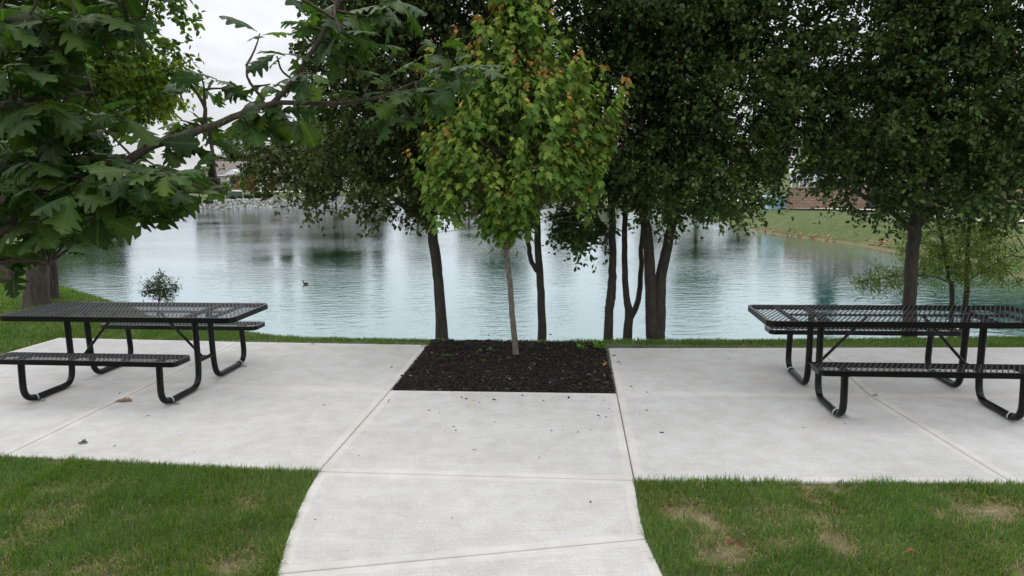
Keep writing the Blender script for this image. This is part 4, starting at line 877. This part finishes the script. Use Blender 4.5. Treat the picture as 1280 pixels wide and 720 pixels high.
# ------------------------------------------------------------------ house across the lake
def house(px, y, W, Dp, wallh, rise, lab, rz=0.0, gx=.25, grp=None):
    x = D(px, 240, y)[0]; z = gz1(x, y); r = empty('house', (x, y, z), lab, 'house', grp, rz)
    wall = simple('cream_siding', (.5, .47, .42), .8); trim = M['whitep']
    mt, nt, b_ = newmat('shingle_roof'); w = noise(nt, 3, 5, coords(nt, (1, 1, 4))); rr = ramp(nt, w.outputs[0], [(.3, (.13, .105, .095)), (.7, (.2, .165, .15))]); nt.links.new(rr.outputs[0], b_.inputs['Base Color']); b_.inputs['Roughness'].default_value = .9
    b = MB(); b.box((0, Dp / 2, wallh / 2 - .3), (W, Dp, wallh + .6)); g = W * gx; gw = 2.9
    b.prism([(g - gw, -.3), (g + gw, -.3), (g + gw, wallh), (g, wallh + 1.6), (g - gw, wallh)], -2.6, .02); b.build('wall', wall, r)
    e = .45; b = MB(); b.add([(-W / 2 - e, -e, wallh - .1), (W / 2 + e, -e, wallh - .1), (W / 2 - Dp * .3, Dp / 2, wallh + rise), (-W / 2 + Dp * .3, Dp / 2, wallh + rise), (-W / 2 - e, Dp + e, wallh - .1), (W / 2 + e, Dp + e, wallh - .1)], [(0, 1, 2, 3), (1, 5, 2), (5, 4, 3, 2), (4, 0, 3), (0, 4, 5, 1)])
    gp = gw + e; b.prism([(g - gp, wallh - .2), (g, wallh + 1.82), (g + gp, wallh - .2), (g + gp, wallh - .05), (g, wallh + 1.98), (g - gp, wallh - .05)], -3.0, Dp * .35); ro = b.build('roof', mt, r)
    b = MB(); b.box((-W * .3, Dp * .6, wallh + rise * .9), (.8, .8, 1.4)); b.build('chimney', simple('chimney_brick', (.22, .13, .1), .9), ro)
    b = MB(); b.bar((g - gp, -3.03, wallh - .12), (g, -3.03, wallh + 1.9), .08, .22); b.bar((g + gp, -3.03, wallh - .12), (g, -3.03, wallh + 1.9), .08, .22); b.box((0, -e - .03, wallh - .2), (W + 2 * e, .06, .2)); b.build('fascia', trim, r)
    for wx, wyy in ((-W * .38, 0), (-W * .22, 0), (-W * .05, 0), (g, -2.62), (W * .44, 0)):
        f = MB(); f.box((wx, wyy - .03, 1.5), (1.3, .08, 1.5)); fo = f.build('window', trim, r); q = MB(); q.box((wx, wyy - .06, 1.5), (1.1, .08, 1.3)); q.build('pane', M['glass'], fo)
    d = MB(); d.box((g - 4.2, -.04, 1.05), (1.0, .1, 2.1)); do = d.build('door', simple('red_door', (.35, .03, .04), .5), r); q = MB(); q.box((g - 3.8, -.12, 1.0), (.06, .06, .12)); q.build('handle', M['zinc'], do)
    for cx in (g - 5.4, g - 3.2): q = MB(); q.box((cx, -1.6, wallh / 2), (.2, .2, wallh)); q.build('porch_column', trim, r)
    q = MB(); q.prism([(g - 5.8, wallh - .1), (g - 2.8, wallh - .1), (g - 2.8, wallh + .12), (g - 4.3, wallh + .9), (g - 5.8, wallh + .12)], -1.9, .3); q.build('porch_roof', trim, r)
house(298, 131, 17, 9, 2.8, 2.6, 'tan roofed house with white trimmed gable across the lake')
house(425, 140, 17, 9, 2.8, 2.6, 'second pale house mostly hidden behind the left pear tree', grp=None)
# utility box, white tanks, pole, duck
x, y = D(293, 240, 104)[0], 104.; ub = empty('utility_box', (x, y, gz1(x, y)), 'green utility box on the far lawn below the house', 'utility box'); b = MB(); b.box((0, 0, .5), (2.0, .8, 1.0)); b.build('cabinet', simple('box_green', (.06, .1, .085), .6), ub, bevel=.05); b = MB(); b.box((0, 0, 1.03), (2.1, .9, .07)); b.build('lid', simple('box_lid', (.09, .13, .11), .6), ub, bevel=.02)
for px, s, lab in ((76, 1.0, 'smaller white rounded tank on the left far shore'), (89, 1.15, 'larger white rounded tank on the left far shore')):
    x, y = D(px, 250, 84)[0], 84.; r = empty('white_tank', (x, y, gz1(x, y) + .1), lab, 'tank', 'white tanks on the left shore', .3); r.scale = (s,) * 3
    b = MB(); P = [(-.95, 0, .95), (-.85, 0, .95), (-.6, 0, .95), (.6, 0, .95), (.85, 0, .95), (.95, 0, .95)]; b.tube(P, [.1, .45, .62, .62, .45, .1], 20); b.build('tank', M['whitep'], r, smooth=True)
    for sx in (-.5, .5): q = MB(); q.box((sx, 0, .22), (.12, 1.0, .5)); q.build('saddle', simple('grey_saddle', (.2, .2, .2), .7), r)
    q = MB(); q.tube([(0, 0, 1.5), (0, 0, 1.72)], .16, 14); q.build('hatch', M['whitep'], r)
ribbon([xy(20, 82), xy(60, 82), xy(110, 82), xy(125, 83)], 3.0, 'tank_pad', M['path'], .05)

def duck():
    dd = (3.81) * F / (355 - 226); p = D(382, 355, dd); base = (p[0], dd, WZ); r = empty('duck', base, 'small brown duck swimming alone on the open water', 'duck', rz=math.pi * .9); r.scale = (.62,) * 3
    def lathe(path, rads, squash, name, mat, parent, n=16):
        V, f = tube_np(np.array(path, float), rads, n); V[:, 1] *= squash; b = MB(); b.add(V, [tuple(int(i) for i in q) for q in f]); b.f.append(list(range(n))[::-1]); b.m.append(0); k = len(path) - 1; b.f.append([k * n + i for i in range(n)]); b.m.append(0)
        o = b.build(name, mat, parent, smooth=True); md = o.modifiers.new('subdivision', 'SUBSURF'); md.levels = md.render_levels = 1; return o
    brown = simple('brown_feathers', (.09, .065, .045), .8, 0, .5, 40); dk = simple('dark_feathers', (.025, .025, .022), .7)
    # one continuous body: tail, back, breast, neck and head
    lathe([(-.23, 0, .1), (-.2, 0, .085), (-.14, 0, .06), (-.05, 0, .045), (.05, 0, .045), (.11, 0, .065), (.14, 0, .11), (.15, 0, .16), (.165, 0, .2), (.19, 0, .215), (.215, 0, .21), (.225, 0, .205)],
          [.006, .025, .06, .085, .085, .065, .042, .033, .038, .042, .028, .012], 1.0, 'body', brown, r)
    lathe([(.215, 0, .205), (.235, 0, .2), (.262, 0, .195)], [.016, .013, .008], 1.3, 'bill', simple('bill', (.25, .2, .05), .5), r, 10)
    for s in (-1, 1):
        lathe([(-.17, s * .06, .09), (-.08, s * .075, .085), (.03, s * .07, .075), (.07, s * .055, .07)], [.012, .035, .035, .012], 1.0, 'wing', dk, r, 10)
        lathe([(.198, s * .034, .222), (.202, s * .036, .222)], [.006, .005], 1.0, 'eye', dk, r, 8)
duck()

# ------------------------------------------------------------------ picnic tables
def expanded(L, W, rad, z, sx=.042, sy=.07, w=.0096, th=.0016):
    """diamond lattice of flat strands clipped to a rounded rectangle"""
    nx, ny = int(round(L / (sx / 2))), int(round(W / (sy / 2))); sx = L / nx * 2; sy = W / ny * 2; A = []; B = []
    for i in range(nx + 1):
        for j in range(ny + 1):
            if (i + j) % 2: continue
            for dj in (-1, 1):
                if i + 1 <= nx and 0 <= j + dj <= ny: A.append((-L / 2 + i * sx / 2, -W / 2 + j * sy / 2)); B.append((-L / 2 + (i + 1) * sx / 2, -W / 2 + (j + dj) * sy / 2))
    A, B = np.array(A), np.array(B); Mx = (A + B) / 2
    qx = np.abs(Mx[:, 0]) - (L / 2 - rad); qy = np.abs(Mx[:, 1]) - (W / 2 - rad); ok = ~((qx > 0) & (qy > 0) & (np.hypot(qx, qy) > rad)); A, B = A[ok], B[ok]
    d = unit(B - A); nrm = np.stack([-d[:, 1], d[:, 0]], -1) * w / 2; tz = .0006 * np.sign(d[:, 1])
    c = [np.c_[A - nrm, z - tz], np.c_[B - nrm, z - tz], np.c_[B + nrm, z + tz], np.c_[A + nrm, z + tz]]
    top = np.stack(c, 1); V = np.concatenate([top, top - (0, 0, th)], 1).reshape(-1, 3); k = np.arange(len(A))[:, None] * 8
    f = np.concatenate([k + np.array([q]) for q in ((0, 1, 2, 3), (7, 6, 5, 4), (0, 4, 5, 1), (2, 6, 7, 3))]); return V, f
def rrect(L, W, r, n=7):
    out = []
    for cx, cy, a0 in ((L / 2 - r, W / 2 - r, 0), (-L / 2 + r, W / 2 - r, 90), (-L / 2 + r, -W / 2 + r, 180), (L / 2 - r, -W / 2 + r, 270)):
        for i in range(n): a = R(a0 + 90 * i / (n - 1)); out.append((cx + r * math.cos(a), cy + r * math.sin(a)))
    return out
def rim(L, W, r, z, h, name, parent, loc=(0, 0, 0)):
    prof = [(0, 0), (0, -h), (.004, -h), (.004, -.004), (.03, -.006), (.03, -.0025), (.003, 0)]   # angle section, offsets inward
    n = 28; V = []
    for off, dz in prof:
        for p in rrect(L - 2 * off, W - 2 * off, max(.01, r - off)): V.append((p[0] + loc[0], p[1] + loc[1], z + dz))
    Fs = []; K = len(prof)
    for a in range(K):
        bq = (a + 1) % K
        for i in range(n): j = (i + 1) % n; Fs.append((a * n + i, bq * n + i, bq * n + j, a * n + j))
    b = MB(); b.add(V, Fs); return b.build(name, M['black'], parent, smooth=False)
def table_proto():
    r = empty('picnic_table', (0, 0, 0), 'x', 'picnic table', 'black picnic tables on the patio')
    L, W = 2.42, .77; Z = .76
    V, f = expanded(L - .02, W - .02, .06, Z - .001); npmesh('tabletop', V, [f], M['mesh'], r); rim(L, W, .075, Z, .05, 'tabletop_rim', r)
    b = MB()
    for u0 in (-.68, .68): b.bar((u0, -W / 2 + .02, Z - .022), (u0, W / 2 - .02, Z - .022), .045, .03)
    for u0 in (-.95, .95): b.bar((u0, -W / 2 + .02, Z - .018), (u0, W / 2 - .02, Z - .018), .035, .02)
    b.bar((-.95, 0, Z - .02), (.95, 0, Z - .02), .05, .012); b.build('top_support', M['black'], r)
    for s in (-1, 1):
        V, f = expanded(1.81, .245, .04, .459); V = V + np.array((0, s * .72, 0)); so = npmesh('seat', V, [f], M['mesh'], r); rim(1.83, .265, .05, .46, .045, 'seat_rim', so, (0, s * .72, 0))
        for e in (-1, 1):
            x = e * .68
            path = [(x, s * .13, Z - .03), (x, s * .13, .6), (x, s * .135, .3), (x, s * .14, .2), (x, s * .155, .11), (x, s * .19, .055), (x, s * .25, .031), (x, s * .4, .03), (x, s * .58, .03), (x, s * .66, .04), (x, s * .715, .075), (x, s * .74, .14), (x, s * .738, .25), (x, s * .725, .43)]
            b = MB(); b.tube(smoothpath(path, 4), .029, 16); lg = b.build('leg', M['black'], r, smooth=True)
            b = MB(); b.box((x, s * .72, .428), (.05, .24, .012)); b.box((x, s * .72, .438), (.03, .25, .02)); b.build('seat_bracket', M['black'], lg)
            ring = [(x + .036 * math.cos(a), s * .625, .034 + .036 * math.sin(a)) for a in np.linspace(-.35, math.pi + .35, 12)]
            b = MB(); b.tube(ring, .0065, 8); b.box((x + .06, s * .625, .006), (.06, .035, .006)); b.tube([(x + .068, s * .625, .004), (x + .068, s * .625, .022)], .008, 6); b.build('ground_clamp', M['zinc'], lg)
    for e in (-1, 1):
        b = MB(); b.tube([(e * .68, -.14, .27), (e * .68, .14, .27)], .02, 10); b.box((e * .655, 0, .275), (.03, .05, .035)); b.build('crossbar', M['black'], r)
        b = MB(); b.tube([(e * .65, 0, .275), (e * .24, 0, Z - .03)], .0135, 10); b.build('brace', M['black'], r)
    return r
T1 = table_proto(); T1.location = (-3.767, 6.644, 0); T1.rotation_euler.z = R(-6.6); T1['label'] = 'black mesh picnic table on the left patio slab with both benches'
T2 = T1.copy(); COL.objects.link(T2); T2.location = (3.44, 5.91, 0); T2.rotation_euler.z = R(-6.6 + .6); T2['label'] = 'black mesh picnic table on the right patio slab, cut by the picture edge'
for ch in list(T1.children):
    c = ch.copy(); COL.objects.link(c); c.parent = T2
    for g2 in ch.children: d2 = g2.copy(); COL.objects.link(d2); d2.parent = c

# ------------------------------------------------------------------ fallen leaves and litter on the concrete
def fallen(px, py, s, col, lab, rz=0, curl=.5, tmpl=0, z=.004):
    x, y = G(px, py); T, Fc, sp = OAKS[tmpl]; T = T.copy(); T[:, 2] = curl * (T[:, 0] ** 2 * 1.6 + .12 * np.sin(T[:, 1] * 4)) + .02; T[:, 1] -= .5
    r = Matrix.Rotation(rz, 3, 'Z'); V = np.array([r @ Vector(v) for v in T]) * s; V[:, 2] += z
    o = npmesh('fallen_leaf', V, Fc, M['chip'], col=np.tile(col, (len(V), 1)), uv=sp, smooth=True); o.location = (x, y, 0); tag(o, lab, 'leaf', 'fallen leaves')
fallen(157, 501, .17, (.2, .12, .055), 'large brown oak leaf lying flat by the left table foot', 1.3, .12, 1); fallen(104, 554, .085, (.03, .02, .015), 'dark curled dead leaf on the slab near the left lawn', 1.4, .7, 2)
fallen(391, 430, .06, (.35, .13, .05), 'orange leaf on the slab edge behind the left table', .4, .8, 3); fallen(530, 432, .06, (.4, .13, .04), 'orange leaf at the back left corner of the mulch', 1, .8, 4); fallen(757, 462, .055, (.5, .12, .05), 'bright red-orange leaf at the right side of the mulch', 2, .9, 5, .05)
fallen(928, 432, .06, (.35, .14, .05), 'orange leaf on the slab edge left of the right table', .3, .8, 6); fallen(1094, 495, .05, (.2, .08, .04), 'small brown leaf under the right table', .3, .8, 0); fallen(920, 691, .055, (.16, .06, .03), 'reddish leaf in the right lawn near the path', .3, 1, 1, .04)
fallen(912, 687, .045, (.13, .045, .025), 'second reddish leaf in the right lawn beside the first', 2.3, 1, 2, .045); fallen(1138, 698, .05, (.18, .075, .035), 'reddish leaf in the right lawn towards the lower right', 1.3, 1, 3, .04); fallen(305, 671, .055, (.06, .012, .012), 'dark red leaf in the left lawn', .8, 1, 4, .045); fallen(565, 648, .018, (.45, .15, .07), 'tiny orange leaf scrap on the path', .8, 1, 4)
n = 150; PX = rng.uniform(-6, 6, n); PY = rng.uniform(3, 8, n); m = rng.random(n) < .45; PX[m] = rng.normal(.1, .9, m.sum()); PY[m] = 6.3 - np.abs(rng.normal(0, .8, m.sum()))
ok = inpoly(PX, PY, slabs[0]) & ~inpoly(PX, PY, MULCH); PX, PY = PX[ok], PY[ok]; n = len(PX); az = rng.uniform(0, 6.28, n)
V, Fs = scatter(CT, CF, np.c_[PX, PY, np.full(n, .001)], frames(np.stack([np.cos(az), np.sin(az), az * 0], -1), np.tile((0, 0, 1.), (n, 1))), rng.gamma(2.2, .006, n).clip(.005, .045))
tag(npmesh('mulch_crumbs', V, Fs, M['chip'], col=np.repeat(np.array([(.04, .03, .022)]) * rng.uniform(.4, 2, (n, 1)), 8, 0)), 'scattered dark mulch crumbs and twigs on the pale concrete', 'litter', None, 'stuff')

# ------------------------------------------------------------------ overcast sky and soft sun
SUN_EL, SUN_AZ = 52.0, -35.0               # ahead and to the left, behind cloud
w = bpy.data.worlds.new('World'); scene.world = w; w.use_nodes = True; nt = w.node_tree; bg = nt.nodes['Background']; bg.inputs[1].default_value = .1
sky = nd(nt, 'ShaderNodeTexSky', sky_type='NISHITA'); sky.sun_disc = False; sky.sun_elevation = R(SUN_EL); sky.sun_rotation = R(SUN_AZ)
tc = nd(nt, 'ShaderNodeTexCoord'); sp = nd(nt, 'ShaderNodeSeparateXYZ'); nt.links.new(tc.outputs['Generated'], sp.inputs[0])
mz_ = nd(nt, 'ShaderNodeMath', operation='MAXIMUM'); mz_.inputs[1].default_value = 0; nt.links.new(sp.outputs[2], mz_.inputs[0])
grd = nd(nt, 'ShaderNodeMath', operation='MULTIPLY_ADD'); grd.inputs[1].default_value = 16.5; grd.inputs[2].default_value = 6.9; nt.links.new(mz_.outputs[0], grd.inputs[0])
den = nd(nt, 'ShaderNodeMath', operation='ADD'); den.inputs[1].default_value = .12; nt.links.new(mz_.outputs[0], den.inputs[0])
dv = nd(nt, 'ShaderNodeVectorMath', operation='DIVIDE'); cb = nd(nt, 'ShaderNodeCombineXYZ'); [nt.links.new(den.outputs[0], cb.inputs[i]) for i in range(3)]; nt.links.new(tc.outputs['Generated'], dv.inputs[0]); nt.links.new(cb.outputs[0], dv.inputs[1])
cn = noise(nt, 1.3, 7, dv.outputs[0], .6, .4); cr = nd(nt, 'ShaderNodeMapRange'); cr.inputs['From Min'].default_value = .3; cr.inputs['From Max'].default_value = .7; cr.inputs['To Min'].default_value = .8; cr.inputs['To Max'].default_value = 1.15; nt.links.new(cn.outputs[0], cr.inputs[0])
ml = nd(nt, 'ShaderNodeMath', operation='MULTIPLY'); nt.links.new(grd.outputs[0], ml.inputs[0]); nt.links.new(cr.outputs[0], ml.inputs[1])
cc_ = nd(nt, 'ShaderNodeVectorMath', operation='SCALE'); cc_.inputs[0].default_value = (.975, .99, 1.03); nt.links.new(ml.outputs[0], cc_.inputs['Scale'])
nt.links.new(mixc(nt, sky.outputs[0], cc_.outputs[0], .93), bg.inputs[0])
sl = bpy.data.lights.new('sun', 'SUN'); sl.energy = .9; sl.angle = R(25); sl.color = (1, .96, .9); so = bpy.data.objects.new('sun', sl); COL.objects.link(so)
so.rotation_euler = (R(90 - SUN_EL), 0, R(180 - SUN_AZ)) ; so.location = (0, 0, 30)
# aim exactly from the sun's place in the sky
dv_ = Vector((math.sin(R(SUN_AZ)) * math.cos(R(SUN_EL)), math.cos(R(SUN_AZ)) * math.cos(R(SUN_EL)), math.sin(R(SUN_EL)))); so.rotation_euler = dv_.to_track_quat('Z', 'Y').to_euler()
vs = scene.view_settings; vs.view_transform = 'Standard'; vs.look = 'None'; vs.exposure = 0; vs.gamma = 1; vs.use_curve_mapping = False
scene.render.engine = 'CYCLES'
